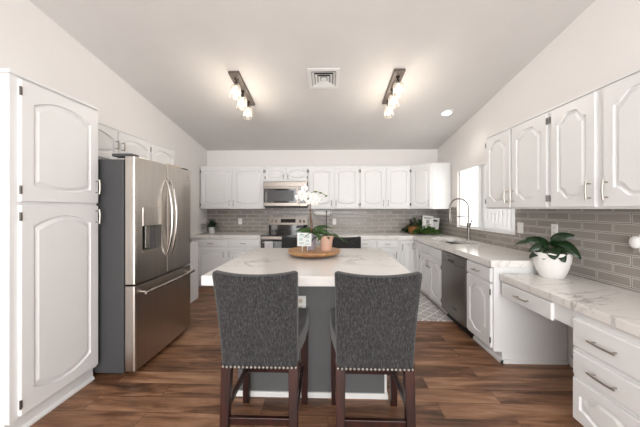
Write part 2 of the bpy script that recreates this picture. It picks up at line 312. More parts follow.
# window
bm = bmesh.new()
fx0, fx1 = XR + 0.03, XR + 0.09
bx(bm, fx0, fx1, WY0, WY1, WZ0, WZ0 + 0.035); bx(bm, fx0, fx1, WY0, WY1, WZ1 - 0.035, WZ1)
bx(bm, fx0, fx1, WY0, WY0 + 0.035, WZ0 + 0.035, WZ1 - 0.035); bx(bm, fx0, fx1, WY1 - 0.035, WY1, WZ0 + 0.035, WZ1 - 0.035); bx(bm, fx0, fx1, 3.80, 3.85, WZ0 + 0.035, WZ1 - 0.035)
win = struct('window_1', bm, 'trim')
box('window_pane', 'glass', win, (XR + 0.057, XR + 0.063, WY0 + 0.03, WY1 - 0.03, WZ0 + 0.03, WZ1 - 0.03))
t = thing('vertical_blinds', 'white vertical vane blinds drawn over the near half of the window', 'blinds', (XR, 0, 0))
box('headrail', 'trim', t, (-0.006, 0.028, WY0 + 0.005, WY1 - 0.005, WZ1 - 0.03, WZ1 - 0.002), 0.003)
bm = bmesh.new(); y = WY0 + 0.05
while y < 3.95:
    c, s = 0.045, -0.006
    prism(bm, [(0.012 - s, y - c), (0.012 - s + 0.0015, y - c), (0.012 + s + 0.0015, y + c), (0.012 + s, y + c)], 'z', WZ0 + 0.012, WZ1 - 0.03); y += 0.078
obj('vanes', bm, 'blind', t)

# ------------------------------------------------------------------ cabinet kit (local frame: front faces -y, x runs to the viewer's right)
def door_mesh(w, h, th, mg, hT, hB, kind, n=26):
    bm = bmesh.new()
    def bump(t):
        if kind == 'ogee':
            e = max(0, min(t, 1 - t) - 0.06) / 0.29
            s = 1.0 if e >= 1 else e * e * (3 - 2 * e)
            return 0.84 * s + 0.16 * (1 - (2 * t - 1) ** 2)
        return (1 - (2 * t - 1) ** 2) if 0.0 < t < 1 else 0.0
    def rect(d, y): return outline(d, y, True)
    def outline(d, y, flat=False):
        m = 0 if flat else mg
        x0, x1, z0, z1 = m + d, w - m - d, m + d, h - m - d
        b = (lambda t: 0) if flat else bump
        hb, ht = (0, 0) if flat else (hB, hT)
        P = []
        for k in range(n): t = k / n; P.append((x0 + (x1 - x0) * t, y, z0 + hb * (1 - b(t))))
        for k in range(4): t = k / 4; P.append((x1, y, (z0 + hb) * (1 - t) + (z1 - ht) * t))
        for k in range(n): t = k / n; P.append((x1 - (x1 - x0) * t, y, z1 - ht * (1 - b(t))))
        for k in range(4): t = k / 4; P.append((x0, y, (z1 - ht) * (1 - t) + (z0 + hb) * t))
        return [bm.verts.new(p) for p in P]
    Ls = [rect(0, 0), rect(0, -th + 0.004), rect(0.004, -th)]
    if mg: Ls += [outline(0, -th), outline(0.004, -th + 0.013), outline(0.013, -th + 0.013), outline(0.034, -th + 0.001)]
    N = len(Ls[0])
    for a, b in zip(Ls, Ls[1:]):
        for k in range(N): bm.faces.new((a[k], a[(k + 1) % N], b[(k + 1) % N], b[k]))
    bm.faces.new(Ls[-1]); bm.faces.new(Ls[0][::-1])
    return bm
TH = 0.02
def add_handle(parent, x, z, L, vertical, y0=-TH, mat='nickel'):
    bm = bmesh.new(); d = 0.030
    def P(a, y): return (x, y, z + a) if vertical else (x + a, y, z)
    for s in (-1, 1): tube(bm, [P(s * L * 0.38, y0 + 0.001), P(s * L * 0.38, y0 - d)], 0.0045, 8)
    tube(bm, [P(L * (k / 8 - 0.5), y0 - d - 0.006 * (1 - (k / 4 - 1) ** 2)) for k in range(9)], 0.0058, 8)
    return obj('handle', bm, mat, parent, smooth=True)
def add_hinge(parent, x, z, side):
    bm = bmesh.new(); tube(bm, [(x, -TH - 0.001, z - 0.026), (x, -TH - 0.001, z + 0.026)], 0.006, 8)
    bx(bm, x - (0.003 if side > 0 else 0.009), x + (0.009 if side > 0 else 0.003), -TH - 0.0035, -TH + 0.0005, z - 0.022, z + 0.022)
    return obj('hinge', bm, 'hinge', parent)
def add_door(root, x0, x1, z0, z1, kind='eyebrow', mg=0.058, hT=0.035, hB=0.035, handle=None, hinge=None, HL=0.11, mat='white', hz=None):
    """handle: (side 'L'|'R', 'top'|'bottom'); hinge: 'L'|'R'. The door's origin is its lower left corner."""
    w, h = x1 - x0, z1 - z0
    d = obj('door', door_mesh(w, h, TH, mg, hT, hB, kind), mat, root); d.location = (x0, 0, z0)
    if handle:
        hx = 0.03 if handle[0] == 'L' else w - 0.03
        hz_ = hz if hz is not None else (0.045 + HL / 2 if handle[1] == 'bottom' else h - 0.05 - HL / 2)
        add_handle(d, hx, hz_, HL, True)
    if hinge:
        hx, sd = (-0.004, 1) if hinge == 'L' else (w + 0.004, -1)
        for hz2 in (0.07, h - 0.07): add_hinge(d, hx, hz2, sd)
    return d
def add_drawer(root, x0, x1, z0, z1, handle=True, HL=0.12, bev=0.006):
    w, h = x1 - x0, z1 - z0
    bm = bmesh.new(); a = [(0, 0, 0, w, h), (-TH + bev, 0, 0, w, h), (-TH, bev, bev, w - bev, h - bev)]
    Ls = [[bm.verts.new(p) for p in ((xa, y, za), (xb, y, za), (xb, y, zb), (xa, y, zb))] for y, xa, za, xb, zb in a]
    for p, q in zip(Ls, Ls[1:]):
        for k in range(4): bm.faces.new((p[k], p[(k + 1) % 4], q[(k + 1) % 4], q[k]))
    bm.faces.new(Ls[-1]); bm.faces.new(Ls[0][::-1])
    d = obj('drawer', bm, 'white', root); d.location = (x0, 0, z0)
    if handle: add_handle(d, w / 2, h / 2, HL, False)
    return d
def base_body(root, W, D, z1=0.855, toe=0.10, rec=0.07, x0=0.0):
    box('carcass', 'white', root, (x0, W, 0.0, D, toe, z1), 0.0015)
    box('toe_kick', 'white', root, (x0, W, rec, D, 0.0, toe))

G_up = 'white wall cabinets along the back wall'
UZ0, UZ1, YU = 1.37, 2.155, 5.02
def back_upper(x0, x1, label, doors, z0=UZ0):
    r = thing('wall_cabinet', label, 'cabinet', (x0, YU, 0), 0, G_up); W = x1 - x0
    box('carcass', 'white', r, (0, W, 0, YB - 0.012 - YU, z0, UZ1), 0.0015)
    bm = bmesh.new(); bx(bm, 0, W, -0.008, 0.03, UZ1, UZ1 + 0.012); obj('top_moulding', bm, 'white', r)
    for d in doors: add_door(r, d[0] - x0, d[1] - x0, z0 + 0.012, UZ1 - 0.02, handle=d[2], hinge=d[3], **(d[4] if len(d) > 4 else {}))
    return r
back_upper(-2.385, -1.176, 'white two-door wall cabinet in the left corner above the small potted plant', [(-2.37, -1.795, 'R' and ('R', 'bottom'), 'L'), (-1.775, -1.19, ('L', 'bottom'), 'R')])
back_upper(-1.174, -0.372, 'short white two-door wall cabinet directly above the microwave', [(-1.16, -0.785, ('R', 'bottom'), 'L', dict(mg=0.04, hT=0.04, hB=0.04, HL=0.08)), (-0.765, -0.386, ('L', 'bottom'), 'R', dict(mg=0.04, hT=0.04, hB=0.04, HL=0.08))], z0=1.868)
back_upper(-0.370, 0.581, 'white two-door wall cabinet just right of the microwave, above the paper towel roll', [(-0.355, 0.092, ('R', 'bottom'), 'L'), (0.116, 0.566, ('L', 'bottom'), 'R')])
back_upper(0.583, 1.506, 'white two-door wall cabinet between the paper towel cabinet and the angled corner cabinet', [(0.598, 1.040, ('R', 'bottom'), 'L'), (1.064, 1.491, ('L', 'bottom'), 'R')])
# angled corner cabinet
r = thing('corner_wall_cabinet', 'angled white corner wall cabinet left of the window, above the wicker basket', 'cabinet', (0, 0, 0))
bm = bmesh.new(); xa, ya, xb, yb = 1.508, YU, XR - 0.325, 4.745
prism(bm, [(xa, YB - 0.012), (xa, ya), (xb, yb), (XR - 0.012, yb), (XR - 0.012, YB - 0.012)], 'z', UZ0, UZ1 + 0.012); obj('carcass', bm, 'white', r, bevel=0.0015)
dl = math.hypot(xb - xa, yb - ya); ang = math.atan2(yb - ya, xb - xa)
d = obj('door', door_mesh(dl - 0.04, UZ1 - UZ0 - 0.032, TH, 0.055, 0.035, 0.035, 'eyebrow'), 'white', r)
d.location = (xa + 0.02 * math.cos(ang), ya + 0.02 * math.sin(ang), UZ0 + 0.012); d.rotation_euler = (0, 0, ang)
add_handle(d, dl - 0.07, 0.10, 0.11, True); add_hinge(d, -0.004, 0.07, 1); add_hinge(d, -0.004, 0.68, 1)

# right wall uppers (local x runs toward the camera)
def right_upper(y0, y1, label, doors):
    r = thing('wall_cabinet', label, 'cabinet', (1.775, y0, 0), -PI / 2, 'white wall cabinets along the right wall'); W = y0 - y1
    box('carcass', 'white', r, (0, W, 0, XR - 0.012 - 1.775, UZ0, UZ1), 0.0015)
    bm = bmesh.new(); bx(bm, 0, W, -0.012, 0.03, UZ1, UZ1 + 0.014); obj('top_moulding', bm, 'white', r)
    for a, b, h, hg in doors: add_door(r, y0 - a, y0 - b, UZ0 + 0.014, UZ1 - 0.012, 'ogee', 0.062, 0.068, 0.058, handle=h, hinge=hg, HL=0.125)
right_upper(3.085, 2.222, 'white two-door wall cabinet beside the window, farther of the two on the right wall', [(3.078, 2.682, ('R', 'bottom'), 'L'), (2.655, 2.238, ('L', 'bottom'), 'R')])
right_upper(2.220, 1.36, 'white two-door wall cabinet over the desk, cut off by the right picture edge', [(2.200, 1.842, ('R', 'bottom'), 'L'), (1.790, 1.385, ('L', 'bottom'), 'R')])

# pantry (faces +X; local x runs away from the camera)
r = thing('pantry_cabinet', 'tall white two-door pantry cabinet in front of the refrigerator', 'cabinet', (-1.862, 1.535, 0), PI / 2); W = 0.60
box('carcass', 'white', r, (0, W, 0, 0.53, 0.105, 2.165), 0.0015); box('toe_kick', 'white', r, (0.0, W, 0.03, 0.51, 0, 0.105))
bm = bmesh.new(); prism(bm, [(0.03, 0), (0.016, 0), (0.016, 0.012), (0.03, 0.03)], 'x', 0, W); obj('toe_moulding', bm, 'white', r)
bm = bmesh.new(); bx(bm, -0.014, W, -0.016, 0.51, 2.165, 2.185); obj('top_moulding', bm, 'white', r, bevel=0.003)
d = add_door(r, 0.045, W - 0.004, 1.415, 2.15, 'eyebrow', 0.07, 0.06, 0.03, hinge='L'); add_handle(d, W - 0.075, 0.13, 0.115, True)
d = add_door(r, 0.045, W - 0.004, 0.125, 1.395, 'eyebrow', 0.07, 0.06, 0.06, hinge='L'); add_handle(d, W - 0.075, 1.185, 0.115, True)
# cabinets over the fridge
r = thing('wall_cabinet', 'white wall cabinets with arched doors high above the refrigerator', 'cabinet', (-2.10, 2.142, 0), PI / 2)
box('carcass', 'white', r, (0, 1.52, 0, 0.295, 1.80 + 0.03, 2.155), 0.0015); box('top_moulding', 'white', r, (0, 1.52, -0.008, 0.295, 2.155, 2.167))
kw = dict(mg=0.045, hT=0.05, hB=0.03, HL=0.09)
add_door(r, 0.015, 0.492, 1.845, 2.14, handle=('R', 'bottom'), **kw, hz=0.15); add_door(r, 0.508, 0.99, 1.845, 2.14, handle=('L', 'bottom'), hinge='R', **kw, hz=0.15); add_door(r, 1.01, 1.50, 1.845, 2.14, **kw)

# ------------------------------------------------------------------ fridge (local: front faces -y after rotation, x away from the camera)
FW = 0.91
r = thing('refrigerator', 'stainless french door refrigerator with water dispenser and dark grey side', 'refrigerator', (-1.568, 2.165, 0), PI / 2)
box('case', 'case', r, (0, FW, 0.095, 0.82, 0.03, 1.775), 0.006)
for x in (0.06, FW - 0.06):
    for y in (0.16, 0.78): tubeo('foot', 'rubber', r, [(x, y, 0), (x, y, 0.031)], 0.025, 12)
def slab(x0, x1, z0, z1, holes=None):
    """fridge door: front gently rounded at both vertical edges"""
    bm = bmesh.new(); pr = [(x0, 0.085), (x0, 0.018), (x0 + 0.004, 0.007), (x0 + 0.016, 0.0)]
    n = 8
    for k in range(1, n): 
        tt = k / n; pr.append((x0 + 0.016 + (x1 - x0 - 0.032) * tt, -0.006 * math.sin(PI * tt)))
    pr += [(x1 - 0.016, 0.0), (x1 - 0.004, 0.007), (x1, 0.018), (x1, 0.085)]
    prism(bm, pr, 'z', z0, z1); return bm
ld = obj('door', slab(0.004, 0.452, 0.752, 1.80), 'steel', r, bevel=0.003)
rd = obj('door', slab(0.458, FW - 0.004, 0.752, 1.80), 'steel', r, bevel=0.003)
fd = obj('freezer_drawer', slab(0.004, FW - 0.004, 0.045, 0.738), 'steel', r, bevel=0.003)
box('gasket', 'rubber', r, (0.012, FW - 0.012, 0.084, 0.096, 0.05, 1.785))
# dispenser with recess (cut in the left door)
cut = box('dispenser_cut', 'steel', r, (0.085, 0.345, -0.05, 0.062, 1.005, 1.345))
md = ld.modifiers.new('recess', 'BOOLEAN'); md.operation = 'DIFFERENCE'; md.object = cut; md.solver = 'EXACT'
bpy.context.view_layer.update()
dg = bpy.context.evaluated_depsgraph_get(); me2 = bpy.data.meshes.new_from_object(ld.evaluated_get(dg)); ld.modifiers.clear(); ld.data = me2
bpy.data.objects.remove(cut)
dp = box('dispenser', 'steel', r, (0.087, 0.343, -0.008, 0.055, 1.225, 1.385), 0.003)
box('dispenser_alcove', 'case', dp, (0.087, 0.343, 0.050, 0.058, 1.008, 1.225))
box('dispenser_chute', 'chrome', dp, (0.15, 0.205, 0.012, 0.05, 1.03, 1.225), 0.006)
box('drip_tray', 'steel', dp, (0.087, 0.343, -0.006, 0.05, 1.0, 1.014), 0.002)
for x, lab, dr in ((0.420, 'l', ld), (0.490, 'r', rd)):
    bm = bmesh.new(); pts = []
    for k in range(17):
        tt = k / 16; z = 0.93 + 0.72 * tt; pts.append((x, -0.004 - 0.062 * math.sin(PI * tt) ** 0.7, z))
    tube(bm, pts, [0.010 + 0.006 * math.sin(PI * k / 16) for k in range(17)], 12); obj('door_handle', bm, 'chrome', dr, smooth=True)
bm = bmesh.new(); tube(bm, [(0.05, -0.055, 0.675), (FW / 2, -0.062, 0.675), (FW - 0.05, -0.055, 0.675)], 0.014, 12)
for x in (0.085, FW - 0.085): tube(bm, [(x, 0.0, 0.675), (x, -0.055, 0.675)], 0.010, 10)
obj('drawer_handle', bm, 'chrome', fd, smooth=True)
for x in (0.05, FW - 0.05): box('hinge_cover', 'case', r, (x - 0.045, x + 0.045, 0.03, 0.20, 1.80, 1.825), 0.008)
bm = bmesh.new(); bx(bm, FW - 0.115, FW - 0.06, -0.0035, 0.004, 1.715, 1.728); obj('badge', bm, 'chrome', rd)
o = box('tan_board', 'tan', None, (-1.95, -1.67, 2.80, 3.06, 1.8265, 1.842), 0.002); tag(o, 'flat tan board lying on top of the refrigerator', 'board')
bm = bmesh.new(); bx(bm, XL + 0.004, -2.0, 3.42, 4.14, 0, 0.862); o = obj('end_panel_cabinet', bm, 'white', None, bevel=0.002); tag(o, 'low plain white end panel between refrigerator and back counter', 'cabinet')

# ------------------------------------------------------------------ back run base cabinets (face Y=4.69)
YC = 4.685; DB = YB - 0.012 - YC
G_b = 'white base cabinets along the back wall'
def back_base(x0, x1, label, cols, doors=None):
    r = thing('base_cabinet', label, 'cabinet', (x0, YC, 0), 0, G_b); W = x1 - x0
    base_body(r, W, DB)
    for a, b, hs, hg in cols:
        add_drawer(r, a - x0, b - x0, 0.715, 0.835, HL=0.10); add_door(r, a - x0, b - x0, 0.125, 0.690, 'eyebrow', 0.055, 0.055, 0.03, handle=(hs, 'top'), hinge=hg, HL=0.10)
    return r
back_base(-2.385, -1.170, 'white base cabinet with two drawers under the small potted plant, left of the stove', [(-2.29, -1.775, 'R', 'L'), (-1.735, -1.19, 'L', 'R')])
back_base(-0.378, 0.420, 'white two-drawer base cabinet just right of the stove, behind the far stools', [(-0.36, 0.005, 'R', 'L'), (0.035, 0.405, 'L', 'R')])
back_base(0.422, 1.215, 'white two-drawer base cabinet between the far right stool and the corner cabinet', [(0.44, 0.800, 'R', 'L'), (0.835, 1.190, 'R', 'L')])
XC = 1.475
r = thing('corner_base_cabinet', 'white corner base cabinet with two doors meeting at the inside corner below the wicker basket', 'cabinet', (0, 0, 0))
bm = bmesh.new(); prism(bm, [(1.217, YC), (XC, YC), (XC, 4.37), (XR - 0.012, 4.37), (XR - 0.012, YB - 0.012), (1.217, YB - 0.012)], 'z', 0.10, 0.855); obj('carcass', bm, 'white', r)
bm = bmesh.new(); prism(bm, [(1.217, YC + 0.07), (XC + 0.07, YC + 0.07), (XC + 0.07, 4.37), (XR - 0.012, 4.37), (XR - 0.012, YB - 0.012), (1.217, YB - 0.012)], 'z', 0.0, 0.10); obj('toe_kick', bm, 'white', r)
d = obj('door', door_mesh(0.225, 0.71, TH, 0.045, 0.045, 0.03, 'ogee'), 'white', r); d.location = (1.232, YC, 0.125); add_handle(d, 0.03, 0.60, 0.11, True)
d = obj('door', door_mesh(0.275, 0.71, TH, 0.045, 0.045, 0.03, 'ogee'), 'white', r); d.location = (XC, 4.66, 0.125); d.rotation_euler = (0, 0, -PI / 2); add_handle(d, 0.06, 0.62, 0.11, True)
# right run base
G_r = 'white base cabinets along the right wall'
r = thing('sink_base_cabinet', 'white two-door base cabinet under the sink, behind the patterned rug', 'cabinet', (XC, 4.368, 0), -PI / 2); box('carcass', 'white', r, (0, 0.838, 0, XR - 0.012 - XC, 0.10, 0.64)); box('toe_kick', 'white', r, (0, 0.838, 0.07, XR - 0.012 - XC, 0.0, 0.10)); box('front_rail', 'white', r, (0, 0.838, 0, 0.09, 0.64, 0.855))
for a, b, hs, hg in ((0.012, 0.412, 'R', 'L'), (0.430, 0.825, 'L', 'R')):
    add_drawer(r, a, b, 0.715, 0.835, handle=False); add_door(r, a, b, 0.125, 0.690, 'ogee', 0.055, 0.05, 0.04, handle=(hs, 'top'), hinge=hg, HL=0.11)
r = thing('dishwasher', 'stainless dishwasher built in under the right counter beside the sink cabinet', 'dishwasher', (XC, 3.527, 0), -PI / 2)
DWW = 0.605
box('tub', 'blackm', r, (0.003, DWW - 0.003, 0.01, 0.58, 0.10, 0.85)); box('toe_kick', 'blackm', r, (0.003, DWW - 0.003, 0.05, 0.58, 0.0, 0.10))
bm = bmesh.new(); pr = [(0.004, 0.009)] + [(0.004 + (DWW - 0.008) * k / 10, -0.024 - 0.008 * math.sin(PI * k / 10)) for k in range(11)] + [(DWW - 0.004, 0.009)]
prism(bm, pr, 'z', 0.115, 0.735); dd = obj('door_panel', bm, 'dark_steel', r, bevel=0.002)
bm = bmesh.new(); prism(bm, pr, 'z', 0.740, 0.842); cpn = obj('control_panel', bm, 'dark_steel', r, bevel=0.002)
box('pocket_handle', 'blackm', cpn, (DWW * 0.36, DWW * 0.60, -0.0345, -0.02, 0.752, 0.775), 0.002)
box('status_light', 'black', cpn, (0.20, 0.26, -0.0335, -0.02, 0.808, 0.818))
box('badge', 'black', dd, (0.34, 0.42, -0.0335, -0.02, 0.22, 0.235))
r = thing('base_cabinet', 'narrow white base cabinet with one drawer at the counter end beside the dishwasher', 'cabinet', (XC, 2.918, 0), -PI / 2, G_r)
WN = 2.918 - 2.465
base_body(r, WN, XR - 0.012 - XC)
add_drawer(r, 0.015, WN - 0.022, 0.715, 0.838, HL=0.11); add_door(r, 0.015, WN - 0.022, 0.125, 0.695, 'ogee', 0.06, 0.06, 0.05, hinge='R')
bm = bmesh.new(); prism(bm, [(0.075, 0.0), (0.055, 0), (0.055, 0.02), (0.07, 0.04), (0.075, 0.04)], 'x', 0, WN + 0.012); bx(bm, WN, WN + 0.012, 0.055, XR - 0.012 - XC - 0.003, 0.0, 0.035); obj('toe_moulding', bm, 'trim', r)

# worktops
bm = bmesh.new(); prism(bm, [(XL + 0.004, YB - 0.012), (XL + 0.004, 4.655), (-1.166, 4.655), (-1.166, YB - 0.012)], 'z', 0.857, 0.915)
o = obj('countertop', bm, 'marble', None, bevel=0.004); tag(o, 'short white veined countertop in the left corner under the small potted plant', 'countertop')
SX0, SX1, SY0, SY1 = 1.60, 1.97, 3.58, 4.33
bm = bmesh.new()
def cell(x0, x1, y0, y1): bx(bm, x0, x1, y0, y1, 0.857, 0.915)
XF, XW = 1.44, XR - 0.012
prism(bm, [(-0.382, 4.655), (XF, 4.655), (XF, YB - 0.012), (-0.382, YB - 0.012)], 'z', 0.857, 0.915)
cell(XF, SX0, 2.445, YB - 0.012); cell(SX1, XW, 2.445, YB - 0.012); cell(SX0, SX1, 2.445, SY0); cell(SX0, SX1, SY1, YB - 0.012)
bmesh.ops.remove_doubles(bm, verts=bm.verts, dist=0.0005)
o = obj('countertop', bm, 'marble', None); tag(o, 'long L-shaped white veined countertop running from stove past the sink', 'countertop')
bm = bmesh.new()
bx(bm, SX0 - 0.01, SX1 + 0.01, SY0 - 0.01, SY1 + 0.01, 0.66, 0.672); bx(bm, SX0 - 0.012, SX0, SY0, SY1, 0.672, 0.8565); bx(bm, SX1, SX1 + 0.012, SY0, SY1, 0.672, 0.8565)
bx(bm, SX0, SX1, SY0 - 0.012, SY0, 0.672, 0.8565); bx(bm, SX0, SX1, SY1, SY1 + 0.012, 0.672, 0.8565)
r = thing('sink', 'stainless undermount sink set into the counter below the window', 'sink', ((SX0 + SX1) / 2, (SY0 + SY1) / 2, 0.66))
o = obj('basin', bm, 'sink', r); o.location = -Vector(r.location)
bm = bmesh.new(); lathe(bm, [(0, 0.012), (0.045, 0.012), (0.045, 0.016), (0.02, 0.016), (0, 0.014)], seg=20); obj('drain', bm, 'chrome', r)
# faucet
r = thing('kitchen_faucet', 'tall brushed metal arched pull-down faucet behind the sink', 'faucet', (2.03, 3.99, 0.915))
bm = bmesh.new(); lathe(bm, [(0.0, 0), (0.030, 0), (0.030, 0.012), (0.022, 0.02), (0.022, 0.20), (0.026, 0.205), (0.026, 0.25), (0.014, 0.26), (0, 0.26)], seg=20); obj('body', bm, 'faucet', r, smooth=True)
pts = [(0, 0, 0.25), (0, 0, 0.46)] + [(-0.135 + 0.135 * math.cos(a), 0, 0.46 + 0.145 * math.sin(a)) for a in [PI * k / 12 for k in range(1, 13)]] + [(-0.27, 0, 0.40)]
bm = bmesh.new(); tube(bm, pts, 0.0115, 12); obj('spring_neck', bm, 'faucet', r, smooth=True)
bm = bmesh.new(); tube(bm, [(-0.27, 0, 0.42), (-0.27, 0, 0.36), (-0.27, 0, 0.26), (-0.27, 0, 0.24)], [0.014, 0.019, 0.022, 0.017], 14); obj('spray_head', bm, 'faucet', r, smooth=True)
bm = bmesh.new(); tube(bm, [(0, 0, 0.345), (-0.27, 0, 0.345)], 0.007, 8); obj('support_arm', bm, 'faucet', r, smooth=True)
bm = bmesh.new(); tube(bm, [(0, -0.02, 0.22), (0.0, -0.05, 0.225), (0.01, -0.075, 0.31)], [0.013, 0.010, 0.008], 10); obj('lever', bm, 'faucet', r, smooth=True)

# desk
ZD = 0.80; XD = 1.535
bm = bmesh.new(); bx(bm, 1.51, XW, 0.9, 2.440, ZD - 0.056, ZD); o = obj('desk_countertop', bm, 'marble', None, bevel=0.004); tag(o, 'lower white veined desk countertop carrying the white ceramic planter', 'countertop')
r = thing('desk_drawer_unit', 'wide shallow white pencil drawer hung under the desk top over the knee space', 'drawer unit', (XD, 2.455, 0), -PI / 2)
WD = 2.455 - 1.747
box('rail_body', 'white', r, (0.006, WD - 0.002, 0.0, 0.50, 0.625, ZD - 0.058), 0.0015); add_drawer(r, 0.03, WD - 0.145, 0.612, ZD - 0.066, HL=0.14)
r = thing('desk_cabinet', 'white three-drawer desk cabinet at the right edge with an arched bottom drawer', 'cabinet', (XD, 1.745, 0), -PI / 2, G_r); W = 0.75
base_body(r, W, XW - XD - 0.002, ZD - 0.058, 0.07, 0.06)
for k, (x0, x1) in enumerate(((0.012, 0.415),)):
    add_drawer(r, x0, x1, 0.527, 0.697, HL=0.15); add_drawer(r, x0, x1, 0.356, 0.500, HL=0.15)
    d = obj('drawer', door_mesh(x1 - x0, 0.252, TH, 0.045, 0.045, 0.03, 'ogee'), 'white', r); d.location = (x0, 0, 0.080)
add_door(r, 0.44, 0.738, 0.082, 0.697, 'ogee', 0.055, 0.05, 0.04)

# ------------------------------------------------------------------ island
r = thing('kitchen_island', 'grey kitchen island with thick white veined top between the stools', 'island', (-0.13, 2.5, 0))
IX0, IX1, IY0, IY1 = -0.53, 0.55, -0.52, 0.58
box('base', 'island', r, (IX0, IX1, IY0, IY1, 0.0, 0.845), 0.002)
bm = bmesh.new(); bx(bm, IX0 - 0.012, IX1 + 0.012, IY0 - 0.012, IY0, 0, 0.04); bx(bm, IX0 - 0.012, IX1 + 0.012, IY1, IY1 + 0.012, 0, 0.04); bx(bm, IX0 - 0.012, IX0, IY0, IY1, 0, 0.04); bx(bm, IX1, IX1 + 0.012, IY0, IY1, 0, 0.04)
o = obj('base_moulding', bm, 'trim', r, bevel=0.002)
bm = bmesh.new(); bx(bm, IX1 - 0.012, IX1 + 0.004, IY0 - 0.004, IY0 + 0.05, 0.04, 0.845); o = obj('corner_trim', bm, 'trim', r); o['label'] = 'white corner strip'
box('countertop', 'marble', r, (-0.735, 0.735, -0.67, 0.66, 0.847, 0.915), 0.005)
def outlet(name, label, cat, loc, rotz, kind='outlet', w=0.073, h=0.118, tilt=0):
    r = thing(name, label, cat, loc, rotz)
    box('cover_plate', 'plastic', r, (-w / 2, w / 2, -0.006, 0, -h / 2, h / 2), 0.003)
    if kind == 'outlet':
        for s in (-1, 1):
            bm = bmesh.new(); tube(bm, [(0, -0.0055, s * 0.027), (0, -0.009, s * 0.027)], 0.018, 16); sk = obj('socket', bm, 'cream' if name == 'island_outlet' else 'plastic', r)
            bm = bmesh.new()
            for q in (-1, 1): bx(bm, q * 0.006 - 0.0014, q * 0.006 + 0.0014, -0.0096, -0.008, s * 0.027 - 0.001, s * 0.027 + 0.009)
            bx(bm, -0.002, 0.002, -0.0096, -0.008, s * 0.027 - 0.010, s * 0.027 - 0.006); obj('slots', bm, 'slot', sk)
    else:
        box('rocker', 'plastic', r, (-0.017, 0.017, -0.010, -0.005, -0.034, 0.034), 0.002)
    return r
outlet('island_outlet', 'white double outlet on the grey island front between the near stools', 'outlet', (-0.20, 1.9795, 0.675), 0, w=0.08, h=0.125)
outlet('wall_outlet', 'white outlet plate on the back tile above the left corner counter', 'outlet', (-1.735, YB - 0.0102, 1.125), 0, 'switch')
outlet('wall_outlet', 'white outlet plate on the back tile right of the paper towel roll', 'outlet', (0.125, YB - 0.0102, 1.125), 0, 'switch')
outlet('light_switch', 'white switch plate on the right tile between window and planter', 'switch', (XR - 0.0102, 3.05, 1.163), -PI / 2, 'switch', w=0.09)
outlet('wall_outlet', 'white outlet plate half hidden behind the leaves of the ceramic planter', 'outlet', (XR - 0.0102, 2.60, 1.17), -PI / 2)
r = outlet('wall_outlet', 'white outlet plate on the right tile holding the round air freshener', 'outlet', (XR - 0.0102, 1.875, 1.135), -PI / 2)
r = thing('air_freshener', 'round white plug-in air freshener at the right edge above the desk', 'air freshener', (XR - 0.020, 1.900, 1.145), -PI / 2)
bm = bmesh.new(); lathe(bm, [(0, 0), (0.026, 0), (0.033, 0.012), (0.034, 0.030), (0.028, 0.044), (0.015, 0.050), (0, 0.051)], seg=24)
o = obj('housing', bm, 'plastic', r, smooth=True); o.rotation_euler = (PI / 2, 0, 0); o.scale = (0.9, 1.25, 1)
bm = bmesh.new(); lathe(bm, [(0, -0.075), (0.016, -0.075), (0.018, -0.04), (0.014, -0.03), (0, -0.03)], c=(0.0, -0.022, 0)); obj('refill_bottle', bm, 'jar', r, smooth=True)

# ------------------------------------------------------------------ stove and microwave
SX = -0.775
r = thing('stove', 'stainless and black freestanding electric stove in the back run', 'stove', (SX, 4.66, 0)); hw = 0.384
box('body', 'steel', r, (-hw, hw, 0.03, 0.66, 0.02, 0.900), 0.002)
box('cooktop', 'black', r, (-hw - 0.006, hw + 0.006, -0.012, 0.60, 0.900, 0.922), 0.004)
bm = bmesh.new(); prism(bm, [(0.60, 0.90), (0.665, 0.90), (0.665, 1.200), (0.625, 1.200), (0.60, 1.06)], 'x', -hw + 0.01, hw - 0.01); bgd = obj('backguard', bm, 'black', r, bevel=0.003)
bm = bmesh.new(); prism(bm, [(0.599, 1.065), (0.605, 1.065), (0.632, 1.205), (0.626, 1.205)], 'x', -hw + 0.008, hw - 0.008); bx(bm, -hw + 0.008, hw - 0.008, 0.626, 0.668, 1.2, 1.207); cp = obj('control_panel', bm, 'steel_h', r)
bm = bmesh.new(); prism(bm, [(0.605, 1.105), (0.612, 1.105), (0.624, 1.175), (0.617, 1.175)], 'x', -0.145, 0.145); obj('display', bm, 'black', r)
for x in (-0.31, -0.235, 0.235, 0.31):
    bm = bmesh.new(); tube(bm, [(x, 0.612, 1.135), (x, 0.578, 1.129)], [0.024, 0.021], 16); k = obj('knob', bm, 'chrome', r, smooth=True)
box('oven_door', 'black', r, (-hw, hw, -0.008, 0.03, 0.22, 0.845), 0.006); box('oven_trim', 'steel_h', r, (-hw, hw, -0.008, 0.03, 0.848, 0.898), 0.003); box('storage_drawer', 'steel_h', r, (-hw, hw, -0.004, 0.03, 0.06, 0.215), 0.004)
bm = bmesh.new(); tube(bm, [(-hw + 0.04, -0.055, 0.80), (hw - 0.04, -0.055, 0.80)], 0.012, 12)
for x in (-hw + 0.06, hw - 0.06): tube(bm, [(x, -0.008, 0.80), (x, -0.055, 0.80)], 0.009, 10)
obj('oven_handle', bm, 'chrome', r, smooth=True)
